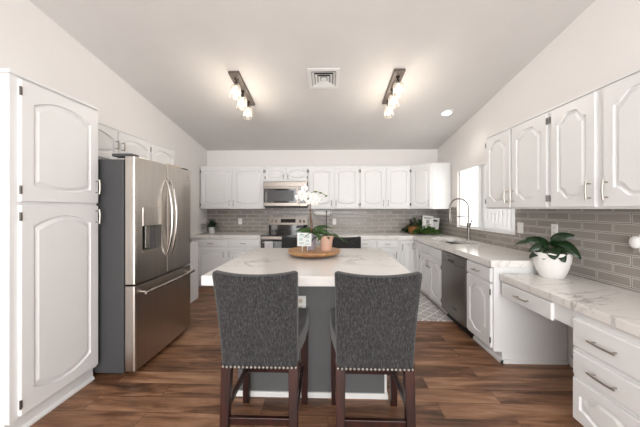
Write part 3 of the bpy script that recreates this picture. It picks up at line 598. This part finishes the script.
def towel(label, x0, x1, mat, drop):
    bm = bmesh.new(); n = 14; rows = []
    prof = [(0.018, -drop * 0.8)] + [(0.018, -0.02)] + [(0.0175 * math.cos(a), 0.0175 * math.sin(a)) for a in [PI * k / 6 for k in range(7)]] + [(-0.018, -0.05), (-0.02, -drop * 0.5), (-0.019, -drop)]
    for (y, z) in prof:
        rows.append([bm.verts.new((x0 + (x1 - x0) * k / n, SX * 0 + 4.66 - 0.055 + y + (0.003 * math.sin(k * 1.3) if z < -0.03 and y < 0 else 0), 0.80 + z)) for k in range(n + 1)])
    for a, b in zip(rows, rows[1:]):
        for k in range(n): bm.faces.new((a[k], a[k + 1], b[k + 1], b[k]))
    o = obj('dish_towel', bm, mat, None, smooth=True); md = o.modifiers.new('thick', 'SOLIDIFY'); md.thickness = 0.003; md.offset = 0
    return tag(o, label, 'towel')
towel('white dish towel hanging on the left end of the oven handle', SX - 0.30, SX - 0.16, 'towel', 0.36)
towel('blue grey striped dish towel hanging at the middle of the oven handle', SX - 0.145, SX + 0.10, 'towelb', 0.34)

r = thing('microwave', 'stainless over-the-range microwave mounted above the stove', 'microwave', (-0.773, 4.90, 1.405)); hw = 0.398
box('case', 'case', r, (-hw, hw, 0.02, 0.42, 0, 0.46), 0.004)
box('vent_band', 'steel_h', r, (-hw, hw, -0.012, 0.02, 0.365, 0.460), 0.004)
fr = box('door_frame', 'steel_h', r, (-hw, 0.265, -0.018, 0.02, 0.02, 0.362), 0.004)
box('door_glass', 'black', fr, (-hw + 0.012, 0.205, -0.021, -0.010, 0.075, 0.335), 0.002)
box('door_screen', 'screen', fr, (-hw + 0.075, 0.160, -0.0222, -0.018, 0.105, 0.300))
box('keypad', 'black', r, (0.268, hw, -0.018, 0.02, 0.075, 0.362), 0.002); box('lower_strip', 'steel_h', r, (0.268, hw, -0.018, 0.02, 0.02, 0.072), 0.002)
box('bottom_vent', 'blackm', r, (-hw + 0.02, hw - 0.02, 0.03, 0.40, -0.012, 0.0))
bm = bmesh.new(); tube(bm, [(0.236, -0.052, 0.05), (0.236, -0.058, 0.19), (0.236, -0.052, 0.34)], 0.012, 12)
for z in (0.075, 0.315): tube(bm, [(0.236, -0.018, z), (0.236, -0.053, z)], 0.008, 8)
obj('door_handle', bm, 'chrome', fr, smooth=True)
# paper towels under the cabinet
r = thing('paper_towel_holder', 'white paper towel roll mounted under the cabinet right of the stove', 'paper towels', (-0.10, 5.16, 1.30))
bm = bmesh.new(); tube(bm, [(-0.14, 0, 0), (0.14, 0, 0)], 0.055, 24); obj('paper_roll', bm, 'paper', r, smooth=True)
bm = bmesh.new(); tube(bm, [(-0.165, 0, 0), (0.165, 0, 0)], 0.012, 10)
for s in (-1, 1): bx(bm, s * 0.16 - 0.004, s * 0.16 + 0.004, -0.015, 0.015, -0.012, 0.0695)
obj('bracket', bm, 'plastic', r)

# ------------------------------------------------------------------ ceiling things
tilt = -math.atan(0.16)
def fixture(label, x):
    y = 3.33; r = thing('ceiling_light_bar', label, 'ceiling light', (x, y, zc(y)), 0, 'three-jar bar lights on the ceiling'); r.rotation_euler = (tilt, 0, 0)
    box('canopy_plate', 'fixture', r, (-0.06, 0.06, -0.34, 0.34, -0.030, -0.001), 0.003)
    for yy in (-0.24, 0.0, 0.24):
        bm = bmesh.new(); lathe(bm, [(0, -0.120), (0.018, -0.120), (0.022, -0.108), (0.020, -0.075), (0.010, -0.07), (0.010, -0.05), (0.022, -0.04), (0.024, -0.03), (0, -0.03)], c=(0, yy, 0), seg=18); obj('socket', bm, 'bronze', r, smooth=True)
        bm = bmesh.new(); lathe(bm, [(0.024, -0.100), (0.040, -0.108), (0.054, -0.125), (0.060, -0.15), (0.062, -0.250), (0.060, -0.252), (0.058, -0.250), (0.057, -0.15), (0.051, -0.127), (0.040, -0.111), (0.024, -0.104)], c=(0, yy, 0), seg=24); obj('glass_shade', bm, 'jar', r, smooth=True)
        bm = bmesh.new(); lathe(bm, [(0, -0.236), (0.012, -0.231), (0.022, -0.212), (0.024, -0.19), (0.019, -0.16), (0.014, -0.138), (0.013, -0.12), (0, -0.12)], c=(0, yy, 0), seg=18); obj('bulb', bm, 'bulb', r, smooth=True)
        l = bpy.data.lights.new('bulb_light', 'POINT'); l.energy = 2.1; l.color = (1, 0.92, 0.83); l.shadow_soft_size = 0.03
        lo = bpy.data.objects.new('bulb_light', l); C.objects.link(lo); lo.parent = r; lo.location = (0, yy, -0.275)
    return r
fixture('bronze bar light with three glass jar shades left of the ceiling vent', -1.05)
fixture('bronze bar light with three glass jar shades right of the ceiling vent', 0.785)
y = 3.145; r = thing('ceiling_vent', 'square white louvred air vent in the middle of the ceiling', 'vent', (-0.048, y, zc(y))); r.rotation_euler = (tilt, 0, 0)
def ring(bm, a, wd, z0, z1, dz=0.0):
    for i in range(4):
        c, s = [(1, 0), (0, 1), (-1, 0), (0, -1)][i]
        q = [(a, -a), (a, a), (a - wd, a - wd), (a - wd, -a + wd)]
        P = [(x * c - yy * s, x * s + yy * c) for x, yy in q]
        lo = [bm.verts.new((p[0], p[1], (z0 if k < 2 else z0 + dz))) for k, p in enumerate(P)]; hi = [bm.verts.new((p[0], p[1], (z1 if k < 2 else z1 + dz))) for k, p in enumerate(P)]
        bm.faces.new(lo); bm.faces.new(hi[::-1])
        for k in range(4): bm.faces.new((lo[k], hi[k], hi[(k + 1) % 4], lo[(k + 1) % 4]))
bm = bmesh.new(); ring(bm, 0.178, 0.040, -0.014, -0.001); obj('frame', bm, 'trim', r)
bm = bmesh.new(); bx(bm, -0.138, 0.138, -0.138, 0.138, -0.003, -0.001); obj('duct_opening', bm, 'blackm', r)
for a in (0.132, 0.098, 0.064):
    bm = bmesh.new(); ring(bm, a, 0.026, -0.020, -0.018, 0.014); obj('louvre', bm, 'trim', r)
bm = bmesh.new(); bx(bm, -0.032, 0.032, -0.032, 0.032, -0.022, -0.012); obj('centre_plate', bm, 'trim', r)
y = 3.95; r = thing('recessed_downlight', 'small round recessed downlight glowing on the ceiling near the window wall', 'ceiling light', (1.70, y, zc(y))); r.rotation_euler = (tilt, 0, 0)
bm = bmesh.new(); lathe(bm, [(0.062, -0.002), (0.095, -0.002), (0.095, -0.010), (0.075, -0.016), (0.062, -0.012), (0.062, -0.002)], seg=32); obj('trim_ring', bm, 'trim', r, smooth=True)
bm = bmesh.new(); lathe(bm, [(0, -0.010), (0.06, -0.008), (0.062, -0.003), (0, -0.002)], seg=28); obj('lens', bm, 'lampface', r)
l = bpy.data.lights.new('downlight', 'SPOT'); l.energy = 4; l.spot_size = 2.2; l.spot_blend = 0.6; l.color = (1, 0.93, 0.84); l.shadow_soft_size = 0.06
lo = bpy.data.objects.new('downlight', l); C.objects.link(lo); lo.parent = r; lo.location = (0, 0, -0.04)

# ------------------------------------------------------------------ counter stools (front faces +y: the sitter looks to the island)
def make_stool(label, loc, rotz):
    r = thing('counter_stool', label, 'stool', loc, rotz, 'grey upholstered counter stools at the island')
    zb, zt, nz, nx, th = 0.505, 1.058, 16, 14, 0.068
    def pt(u, v, back):
        # u -1..1 across, v 0..1 up; wider and leaning back towards the top, wrapping slightly round the sitter
        half = 0.209 + 0.010 * max(0, (v - 0.12) / 0.88) ** 1.5
        z = zb + (zt - zb - 0.020 * (1 - abs(u) ** 2.2) * v ** 4 - 0.012 * max(0, (abs(u) - 0.9) / 0.1) ** 2 * v ** 8) * v
        y = -0.115 * v ** 1.25 + (0 if back else th) - 0.024 * (1 - u * u) * v
        e = min(1, (1 - abs(u)) / 0.10); rr = 0.020 * (1 - math.sqrt(max(0, 1 - (1 - e) ** 2)))
        e2 = min(1, (1 - v) / 0.05); rr2 = 0.020 * (1 - math.sqrt(max(0, 1 - (1 - e2) ** 2)))
        y += (rr + rr2) if back else -(rr + rr2)
        return (u * half, y, z)
    us = [-1, -0.985, -0.96, -0.92] + [-0.9 + 1.8 * k / nx for k in range(nx + 1)] + [0.92, 0.96, 0.985, 1]
    vs = [k / nz * 0.94 for k in range(nz + 1)] + [0.96, 0.98, 0.992, 1.0]
    bm = bmesh.new(); Fm = [[bm.verts.new(pt(u, v, True)) for u in us] for v in vs]; Gm = [[bm.verts.new(pt(u, v, False)) for u in us] for v in vs]
    for A in (Fm, Gm):
        for i in range(len(vs) - 1):
            for j in range(len(us) - 1): bm.faces.new((A[i][j], A[i][j + 1], A[i + 1][j + 1], A[i + 1][j]))
    for i in range(len(vs) - 1):
        for j in (0, len(us) - 1): bm.faces.new((Fm[i][j], Fm[i + 1][j], Gm[i + 1][j], Gm[i][j]))
    for j in range(len(us) - 1):
        for i in (0, len(vs) - 1): bm.faces.new((Fm[i][j], Fm[i][j + 1], Gm[i][j + 1], Gm[i][j]))
    bk = obj('backrest', bm, 'fabric', r, smooth=True)
    bm = bmesh.new()
    for k in range(19):
        u = -0.97 + 1.94 * k / 18; p = pt(u * 0.98, 0.0, True)
        bmesh.ops.create_uvsphere(bm, u_segments=8, v_segments=5, radius=0.0075, matrix=Matrix.Translation((p[0], p[1] - 0.001, zb + 0.008)))
    obj('nailhead_trim', bm, 'nickel', bk, smooth=True)
    bm = bmesh.new(); prism(bm, [(-0.205, 0.06), (0.205, 0.06), (0.232, 0.25), (0.238, 0.46), (0.228, 0.485), (-0.228, 0.485), (-0.238, 0.46), (-0.232, 0.25)], 'z', 0.535, 0.665)
    st = obj('seat', bm, 'fabric', r, smooth=True, bevel=0.022, seg=3)
    def leg(x, y0, y1, x1):
        bm = bmesh.new(); a, b = 0.027, 0.021
        lo = [bm.verts.new((x1 + sx * b, y1 + sy * b, 0)) for sx, sy in ((-1, -1), (1, -1), (1, 1), (-1, 1))]
        hi = [bm.verts.new((x + sx * a, y0 + sy * a, 0.54)) for sx, sy in ((-1, -1), (1, -1), (1, 1), (-1, 1))]
        bm.faces.new(lo[::-1]); bm.faces.new(hi)
        for k in range(4): bm.faces.new((lo[k], lo[(k + 1) % 4], hi[(k + 1) % 4], hi[k]))
        obj('leg', bm, 'mahog', r, bevel=0.003)
    for s in (-1, 1): leg(s * 0.184, 0.032, -0.02, s * 0.188); leg(s * 0.205, 0.455, 0.458, s * 0.207)
    box('stretcher', 'mahog', r, (-0.18, 0.18, -0.004, 0.020, 0.200, 0.240), 0.003)
    box('stretcher', 'mahog', r, (-0.19, 0.19, 0.446, 0.468, 0.215, 0.262), 0.003)
    for s in (-1, 1): box('stretcher', 'mahog', r, (s * 0.196 - 0.011, s * 0.196 + 0.011, 0.02, 0.44, 0.238, 0.272), 0.003)
    return r
st = make_stool('grey upholstered counter stool with mahogany legs, nearer left one with its back to the camera', (-0.372, 1.462, 0), 0.0)
dup(st, 'grey upholstered counter stool with mahogany legs, nearer right one with its back to the camera', (0.252, 1.462, 0), 0.0)
dup(st, 'grey counter stool back showing beyond the island, behind the orchid pot', (-0.42, 3.60, 0), PI).scale = (0.95, 0.95, 0.95)
dup(st, 'grey counter stool back showing beyond the island, right of the pink clay pot', (0.235, 3.60, 0), PI).scale = (0.95, 0.95, 0.95)

# ------------------------------------------------------------------ rug
bm = bmesh.new(); bx(bm, 0.78, 1.52, 3.36, 4.50, 0.0, 0.010); o = obj('rug', bm, 'rug', None, bevel=0.004); tag(o, 'grey and cream trellis-patterned rug on the floor before the sink', 'rug')

# ------------------------------------------------------------------ plants
def leaf_blade(bm, base, direction, length, width, droop=0.3, n=8, fold=0.15, twist=0.0, normal=None, oval=False):
    """one leaf: a curved, slightly folded blade with a little thickness"""
    b = Vector(base); d = Vector(direction).normalized(); side = d.cross(Vector((0, 0, 1)))
    side = Vector((1, 0, 0)) if side.length < 1e-3 else side.normalized()
    if normal is not None: side = d.cross(Vector(normal)).normalized()
    if twist: side = Matrix.Rotation(twist, 3, d) @ side
    rows = []; p = b.copy(); step = length / n; dd = d.copy()
    for k in range(n + 1):
        t = k / n; wv = width * 0.5 * math.sin(PI * min(1, (0.03 + 0.97 * t) ** 0.85)) ** 0.6 if oval and t < 1 else width * (math.sin(PI * min(1, t ** 0.8)) ** 0.75 * (1 - 0.15 * t) if 0 < t < 1 else 0.05) * 0.5
        nrm = side.cross(dd).normalized()
        rows.append((bm.verts.new(p - side * wv + nrm * wv * fold), bm.verts.new(p), bm.verts.new(p + side * wv + nrm * wv * fold)))
        dd = (dd + Vector((0, 0, -droop * 2 / n))).normalized(); p = p + dd * step
    for a, c in zip(rows, rows[1:]):
        bm.faces.new((a[0], a[1], c[1], c[0])); bm.faces.new((a[1], a[2], c[2], c[1]))
def leaf_obj(name, mat, parent, specs, thick=0.0015, low=-9):
    bm = bmesh.new()
    for s in specs: leaf_blade(bm, **s)
    for v in bm.verts: v.co.z = max(v.co.z, low)
    o = obj(name, bm, mat, parent, smooth=True); md = o.modifiers.new('thick', 'SOLIDIFY'); md.thickness = thick; md.offset = 0
    return o
# big ceramic planter on the desk
r = thing('potted_plant', 'broad dark-leaved plant in a white embossed ceramic planter on the desk', 'potted plant', (1.865, 2.325, ZD))
bm = bmesh.new()
def emb(a, z): return 1 + 0.012 * max(0, math.sin(a * 11 + 2.2 * math.sin(z * 160))) * (1 if 0.125 < z < 0.185 else 0)
lathe(bm, [(q * 0.82, z) for q, z in ((0, 0), (0.090, 0), (0.100, 0.008), (0.122, 0.05), (0.142, 0.10), (0.148, 0.125), (0.153, 0.14), (0.154, 0.155), (0.155, 0.17), (0.156, 0.185), (0.157, 0.200), (0.160, 0.208), (0.155, 0.212), (0.148, 0.205), (0.146, 0.18), (0, 0.18))], seg=88, rad=emb)
for v in bm.verts:
    if v.co.z > 0.198 and math.hypot(v.co.x, v.co.y) > 0.115: v.co.z += 0.003 * math.cos(11 * math.atan2(v.co.y, v.co.x))
pot = obj('pot', bm, 'ceramic', r, smooth=True)
bm = bmesh.new(); lathe(bm, [(0, 0.181), (0.117, 0.181), (0.08, 0.192), (0, 0.196)], seg=24); obj('soil', bm, 'soil', r)
RV, CV, ZV = Vector((0.78, -0.626, 0)), Vector((-0.626, -0.78, 0)), Vector((0, 0, 1))
for (b, d, L, wd, dr, nm), hz in zip((((0, 0, .01), (.80, .10, .75), .155, .085, .35, (0, .8, .6)), ((-.02, 0, .0), (-.85, .1, .65), .26, .085, .75, (0, .75, .65)), ((.03, .01, .0), (.75, .25, .15), .19, .105, .75, (.3, .8, .5)), ((.0, .03, .0), (.15, .85, .25), .15, .105, .9, (0, .8, .6)),
                        ((-.02, .03, .0), (-.8, .3, .35), .15, .09, .6, (-.2, .8, .5)), ((-.03, .03, -.005), (-.85, .5, .10), .15, .07, .5, (0, .6, .8)), ((.01, .02, .01), (.1, .4, .85), .085, .065, .5, (0, .9, .3)), ((0, -.03, 0), (-.2, -.8, .5), .16, .09, .5, (0, .3, .9)), ((.02, .03, 0), (.5, .75, .2), .15, .095, .9, (0, .8, .6)), ((-.01, .02, 0), (-.35, .75, .2), .14, .09, .9, (0, .8, .6))), (.29, .27, .275, .245, .25, .22, .25, .22, .235, .235)):
    q = lambda v: RV * v[0] + CV * v[1] + ZV * v[2]
    leaf_obj('leaf', 'leafd', r, [dict(base=q(b) + ZV * hz, direction=q(d), length=L, width=wd, droop=dr, normal=q(nm), n=12, oval=True)], 0.002)
# little white pot on the left corner counter
r = thing('potted_plant', 'small spiky dark green plant in a pleated white pot on the left corner counter', 'potted plant', (-2.185, 5.06, 0.915))
bm = bmesh.new(); lathe(bm, [(0, 0), (0.045, 0), (0.048, 0.006), (0.062, 0.105), (0.064, 0.115), (0.058, 0.116), (0.055, 0.10), (0, 0.10)], seg=48, rad=lambda a, z: 1 + 0.02 * math.cos(14 * a)); obj('pot', bm, 'ceramic', r, smooth=True)
sp = []
for k in range(95):
    a = random.uniform(0, 2 * PI); e = random.uniform(0.15, 1.5); sp.append(dict(base=(0.02 * math.cos(a), 0.02 * math.sin(a), 0.10), direction=(math.cos(a) * math.cos(e), math.sin(a) * math.cos(e), math.sin(e)), length=random.uniform(0.10, 0.21), width=0.018, droop=random.uniform(0.1, 0.6), n=5))
leaf_obj('foliage', 'leafd', r, sp)

# round wooden tray
TX, TY, TZ = -0.138, 2.66, 0.915
r = thing('wooden_tray', 'round wooden turntable tray with live edge on the island', 'tray', (TX, TY, TZ))
bm = bmesh.new(); lathe(bm, [(0, 0), (0.13, 0), (0.13, 0.022), (0, 0.022)], seg=32); obj('base', bm, 'traybase', r)
bm = bmesh.new(); lathe(bm, [(0, 0.022), (0.228, 0.022), (0.252, 0.032), (0.260, 0.046), (0.257, 0.056), (0, 0.056)], seg=64, rad=lambda a, z: 1 + 0.015 * math.sin(3 * a + 1) + 0.008 * math.sin(7 * a)); obj('board', bm, 'tray', r, smooth=True)
ZT = TZ + 0.056
# orchid in a lavender pot
r = thing('potted_orchid', 'white flowering orchid in a lavender grey pot on the wooden tray', 'orchid', (-0.168, 2.665, ZT + 0.0005))
bm = bmesh.new(); lathe(bm, [(0, 0), (0.043, 0), (0.046, 0.006), (0.053, 0.160), (0.054, 0.170), (0.049, 0.170), (0.046, 0.155), (0, 0.155)], seg=32); obj('pot', bm, 'lav', r, smooth=True)
bm = bmesh.new(); lathe(bm, [(0, 0.156), (0.046, 0.156), (0.03, 0.164), (0, 0.165)], seg=16); obj('moss', bm, 'soil', r)
for d, L, wd, dr in (((0.9, -0.3, 0.75), 0.24, 0.05, 0.75), ((0.8, 0.3, 0.9), 0.27, 0.05, 0.7), ((-0.75, -0.2, 0.7), 0.16, 0.05, 0.6), ((0.5, -0.8, 0.6), 0.22, 0.05, 0.8), ((-0.4, 0.7, 0.8), 0.18, 0.05, 0.6), ((0.95, 0.0, 0.35), 0.22, 0.05, 0.5), ((-0.6, -0.5, 0.35), 0.13, 0.05, 0.4)):
    leaf_obj('leaf', 'leaf', r, [dict(base=(0, 0, 0.160), direction=d, length=L, width=wd * 1.15, droop=dr, fold=0.25, normal=(0, -0.65, 0.75), oval=True, n=10)], 0.003)
st1 = [(0.0, 0, 0.13), (0.012, 0.01, 0.24), (-0.008, 0.0, 0.38), (-0.005, 0, 0.52), (0.01, 0, 0.560), (0.045, 0, 0.572), (0.095, 0, 0.560), (0.150, 0, 0.530)]
bm = bmesh.new(); tube(bm, [(-0.006, 0.012, 0.13), (-0.006, 0.012, 0.55)], 0.004, 8); tube(bm, st1[:5], [0.007, 0.007, 0.006, 0.005, 0.004], 8); obj('stem', bm, 'stem', r, smooth=True)
bm = bmesh.new(); tube(bm, st1[4:], [0.004, 0.0035, 0.003, 0.002], 8)
for p in st1[5:]: bmesh.ops.create_uvsphere(bm, u_segments=8, v_segments=6, radius=0.010, matrix=Matrix.Translation((p[0], p[1] - 0.004, p[2] - 0.004)) @ Matrix.Diagonal((1.4, 0.9, 0.9, 1)))
obj('bud_spray', bm, 'stemg', r, smooth=True)
def flower(c, face, size):
    bm = bmesh.new(); f = Vector(face).normalized(); u = f.cross(Vector((0, 0, 1))).normalized(); v = u.cross(f)
    for a, ln, wd in ((90, 1, 0.6), (215, 1, 0.6), (325, 1, 0.6), (10, 1.05, 1.0), (170, 1.05, 1.0)):
        d = u * math.cos(math.radians(a)) + v * math.sin(math.radians(a)); s = f.cross(d); n = 6; rows = []
        for k in range(n + 1):
            t = k / n; wv = size * wd * 0.5 * (math.sin(PI * min(1, 0.08 + 0.92 * t)) ** 0.6 if t < 1 else 0.1); p = Vector(c) + d * size * ln * t + f * (0.12 * size * math.sin(t * 2.2))
            rows.append([bm.verts.new(p - s * wv), bm.verts.new(p + f * 0.03 * size), bm.verts.new(p + s * wv)])
        for q, w_ in zip(rows, rows[1:]):
            for j in (0, 1): bm.faces.new((q[j], q[j + 1], w_[j + 1], w_[j]))
    o = obj('flower', bm, 'petal', r, smooth=True); md = o.modifiers.new('thick', 'SOLIDIFY'); md.thickness = 0.0015
    bm = bmesh.new(); bmesh.ops.create_uvsphere(bm, u_segments=8, v_segments=6, radius=size * 0.10, matrix=Matrix.Translation(Vector(c) + f * size * 0.16)); obj('flower_centre', bm, 'yellow', o, smooth=True)
for c, f, s in (((-0.085, -0.03, 0.555), (-0.25, -1, 0.0), 0.044), ((-0.115, -0.02, 0.515), (-0.35, -1, -0.1), 0.042), ((-0.060, -0.02, 0.600), (-0.1, -1, 0.3), 0.040), ((-0.070, -0.03, 0.505), (-0.1, -1, -0.1), 0.042), ((-0.025, -0.03, 0.530), (0.1, -1, 0.0), 0.044), ((0.020, -0.03, 0.515), (0.3, -1, 0.0), 0.046), ((0.062, -0.02, 0.495), (0.4, -1, -0.1), 0.044), ((-0.005, -0.035, 0.465), (0.1, -1, -0.2), 0.042), ((0.040, -0.02, 0.455), (0.3, -1, -0.2), 0.036)): flower(c, f, s)
# pink clay pot with orchid foliage
r = thing('potted_plant', 'leafy green plant in a pink clay pot with a dark stake, on the wooden tray', 'potted plant', (-0.016, 2.60, ZT + 0.0005))
bm = bmesh.new(); lathe(bm, [(0, 0), (0.048, 0), (0.050, 0.004), (0.062, 0.115), (0.068, 0.117), (0.070, 0.145), (0.062, 0.146), (0.060, 0.13), (0, 0.13)], seg=32); obj('pot', bm, 'terra', r, smooth=True)
bm = bmesh.new(); lathe(bm, [(0, 0.131), (0.059, 0.131), (0.03, 0.138), (0, 0.139)], seg=16); obj('soil', bm, 'soil', r)
for d, L, wd, dr in (((-0.8, -0.1, 0.95), 0.24, 0.05, 0.9), ((0.85, -0.2, 0.45), 0.19, 0.05, 0.7), ((-0.95, 0.1, 0.35), 0.18, 0.05, 0.7), ((0.6, 0.5, 0.5), 0.17, 0.045, 0.6), ((-0.5, -0.7, 0.45), 0.15, 0.045, 0.7), ((0.2, -0.8, 0.35), 0.10, 0.04, 0.5), ((0.95, 0.1, 0.25), 0.22, 0.045, 0.5)):
    leaf_obj('leaf', 'leaf', r, [dict(base=(0, 0, 0.135), direction=d, length=L, width=wd, droop=dr, fold=0.35)], 0.003)
bm = bmesh.new(); tube(bm, [(0.0, 0.02, 0.135), (0.0, 0.02, 0.375)], 0.004, 8); tube(bm, [(0, 0.02, 0.365), (0.004, 0.02, 0.38)], 0.007, 8); obj('plant_stake', bm, 'blackm', r, smooth=True)
# printed card leaning before the lavender pot, on a wire pick
r = thing('greeting_card', 'square white card with pale teal print propped before the lavender pot', 'card', (-0.225, 2.570, ZT + 0.0005)); r.rotation_euler = (-0.10, 0, -0.05)
box('card_panel', 'card', r, (-0.068, 0.068, -0.003, 0.0, 0.045, 0.172), 0.001)
bm = bmesh.new()
for x0, x1, z0, z1 in ((-0.048, 0.0, 0.135, 0.160), (-0.052, -0.015, 0.098, 0.125), (0.012, 0.050, 0.120, 0.150), (0.015, 0.045, 0.085, 0.108), (-0.045, -0.005, 0.066, 0.085), (0.008, 0.052, 0.058, 0.072)): bx(bm, x0, x1, -0.0036, -0.002, z0, z1)
obj('print', bm, 'teal', r)
bm = bmesh.new(); tube(bm, [(-0.02, 0.004, 0.0), (-0.02, 0.004, 0.10)], 0.003, 6); tube(bm, [(0.03, 0.004, 0.0), (0.03, 0.004, 0.10)], 0.003, 6); obj('easel_legs', bm, 'plastic', r)

# ------------------------------------------------------------------ corner decor on the counter
r = thing('wicker_basket', 'round brown wicker basket tucked in greenery in the counter corner', 'basket', (1.56, 5.02, 0.9155))
bm = bmesh.new(); lathe(bm, [(0, 0), (0.06, 0), (0.082, 0.03), (0.092, 0.07), (0.085, 0.115), (0.075, 0.13), (0.070, 0.125), (0.078, 0.07), (0.06, 0.02), (0, 0.015)], seg=40, rad=lambda a, z: 1 + 0.02 * math.cos(20 * a + 200 * z)); obj('woven_body', bm, 'wicker', r, smooth=True)
bm = bmesh.new()
tube(bm, [(0.078 * math.cos(2 * PI * k / 24), 0.078 * math.sin(2 * PI * k / 24), 0.13 + 0.003 * math.sin(8 * k)) for k in range(25)], 0.008, 8); obj('rim', bm, 'wicker', r, smooth=True)
def spray(label, c, n, spread, ln, mat, hmax, name='greenery'):
    r = thing(name, label, 'greenery', c); sp = []
    bm = bmesh.new()
    for k in range(9):
        a = 2 * PI * k / 9 + 0.3; q = (spread[0] * math.cos(a) * 0.7, spread[1] * math.sin(a) * 0.7, hmax * random.uniform(0.4, 0.8)); tube(bm, [(0, 0, 0.01), (q[0] * 0.5, q[1] * 0.5, q[2] * 0.8), q], [0.005, 0.004, 0.002], 6)
    obj('vine_stems', bm, 'stemg', r, smooth=True)
    for k in range(n):
        a = random.uniform(0, 2 * PI); q = math.sqrt(random.random()); x, y = spread[0] * q * math.cos(a), spread[1] * q * math.sin(a)
        z = 0.02 + hmax * (1 - q * 0.75) * random.random(); e = random.uniform(-0.2, 0.9)
        sp.append(dict(base=(x, y, z), direction=(math.cos(a) * math.cos(e) + random.uniform(-.4, .4), math.sin(a) * math.cos(e) - 0.3, math.sin(e)), length=random.uniform(0.6, 1.2) * ln, width=ln * 0.55, droop=random.uniform(0, 0.6), n=4, twist=random.uniform(-1, 1)))
    leaf_obj('foliage', mat, r, sp, 0.001, 0.003); return r
spray('bright green trailing ivy spread along the corner counter before the white frames', (1.76, 4.91, 0.917), 260, (0.22, 0.10), 0.065, 'leafl', 0.15, 'trailing_ivy')
spray('dark green bushy sprigs rising behind the wicker basket', (1.66, 5.14, 0.917), 230, (0.20, 0.08), 0.08, 'leaf', 0.26, 'leafy_sprigs')
r = thing('dark_leaf_branch', 'dark purple-black leafy branch sticking out left of the wicker basket', 'branch', (1.50, 5.08, 0.917)); bm = bmesh.new()
tube(bm, [(0.06, 0, 0.0), (0.0, 0, 0.10), (-0.12, -0.02, 0.15)], [0.005, 0.004, 0.002], 6); tube(bm, [(0.05, 0, 0.02), (0.1, 0, 0.18), (0.14, 0, 0.29)], [0.005, 0.004, 0.002], 6); obj('twig', bm, 'stem', r, smooth=True)
leaf_obj('foliage', plain('near_black_leaf', (0.012, 0.013, 0.014), 0.4, var=0.3), r, [dict(base=b, direction=d, length=L, width=0.05, droop=0.2, n=6) for b, d, L in (((-0.02, 0, 0.09), (-1, -0.1, 0.35), 0.13), ((-0.05, 0, 0.13), (-1, 0, -0.5), 0.15), ((0.02, 0, 0.12), (-0.7, 0, 0.8), 0.12), ((0.08, 0, 0.2), (0.35, -0.2, 0.9), 0.14), ((0.12, 0, 0.2), (0.8, -0.2, 0.8), 0.13), ((0.05, 0, 0.15), (-0.3, -0.2, 1), 0.13), ((-0.08, 0, 0.1), (-0.8, -0.3, -0.6), 0.11))])
def sign(label, loc, rz, lean, w, h, kind, roll=0.0):
    r = thing('framed_sign', label, 'frame', loc); r.rotation_euler = (lean, roll, rz)
    bm = bmesh.new(); tube(bm, [(-w * 0.3, 0.004, h * 0.6), (-w * 0.3, 0.004, -0.075)], 0.005, 8); tube(bm, [(w * 0.3, 0.004, h * 0.6), (w * 0.3, 0.004, -0.075)], 0.005, 8); obj('stand_legs', bm, 'blackm', r)
    bm = bmesh.new(); f = 0.018
    bx(bm, -w / 2, w / 2, -0.018, 0, 0, f); bx(bm, -w / 2, w / 2, -0.018, 0, h - f, h); bx(bm, -w / 2, -w / 2 + f, -0.018, 0, f, h - f); bx(bm, w / 2 - f, w / 2, -0.018, 0, f, h - f); obj('frame', bm, 'trim', r, bevel=0.002)
    box('print_sheet', 'paper', r, (-w / 2 + f, w / 2 - f, -0.008, -0.002, f, h - f))
    bm = bmesh.new()
    if kind == 0:
        for k in range(6): bx(bm, -w / 2 + 0.03 + k * 0.021, -w / 2 + 0.044 + k * 0.021, -0.0088, -0.007, h - 0.055, h - 0.034)
    else:
        bx(bm, -w / 2 + 0.03, w / 2 - 0.03, -0.0088, -0.007, h - 0.07, h - 0.04)
    obj('printed_text', bm, 'ink', r)
    if kind == 0:
        bm = bmesh.new(); bx(bm, -0.030, 0.030, -0.0088, -0.007, 0.10, h - 0.075)
        for k in range(3): bx(bm, -0.045, 0.045, -0.0088, -0.007, 0.045 + k * 0.018, 0.052 + k * 0.018)
        obj('printed_picture', bm, 'grey', r)
    return r
sign('white framed sign with grey print leaning in the counter corner, front of two', (1.825, 5.06, 0.998), -0.06, -0.16, 0.19, 0.25, 0, 0.10)
sign('white framed sign turned sideways at the right, behind the front sign', (1.965, 5.09, 0.998), -0.75, -0.16, 0.15, 0.21, 1, 0.05)
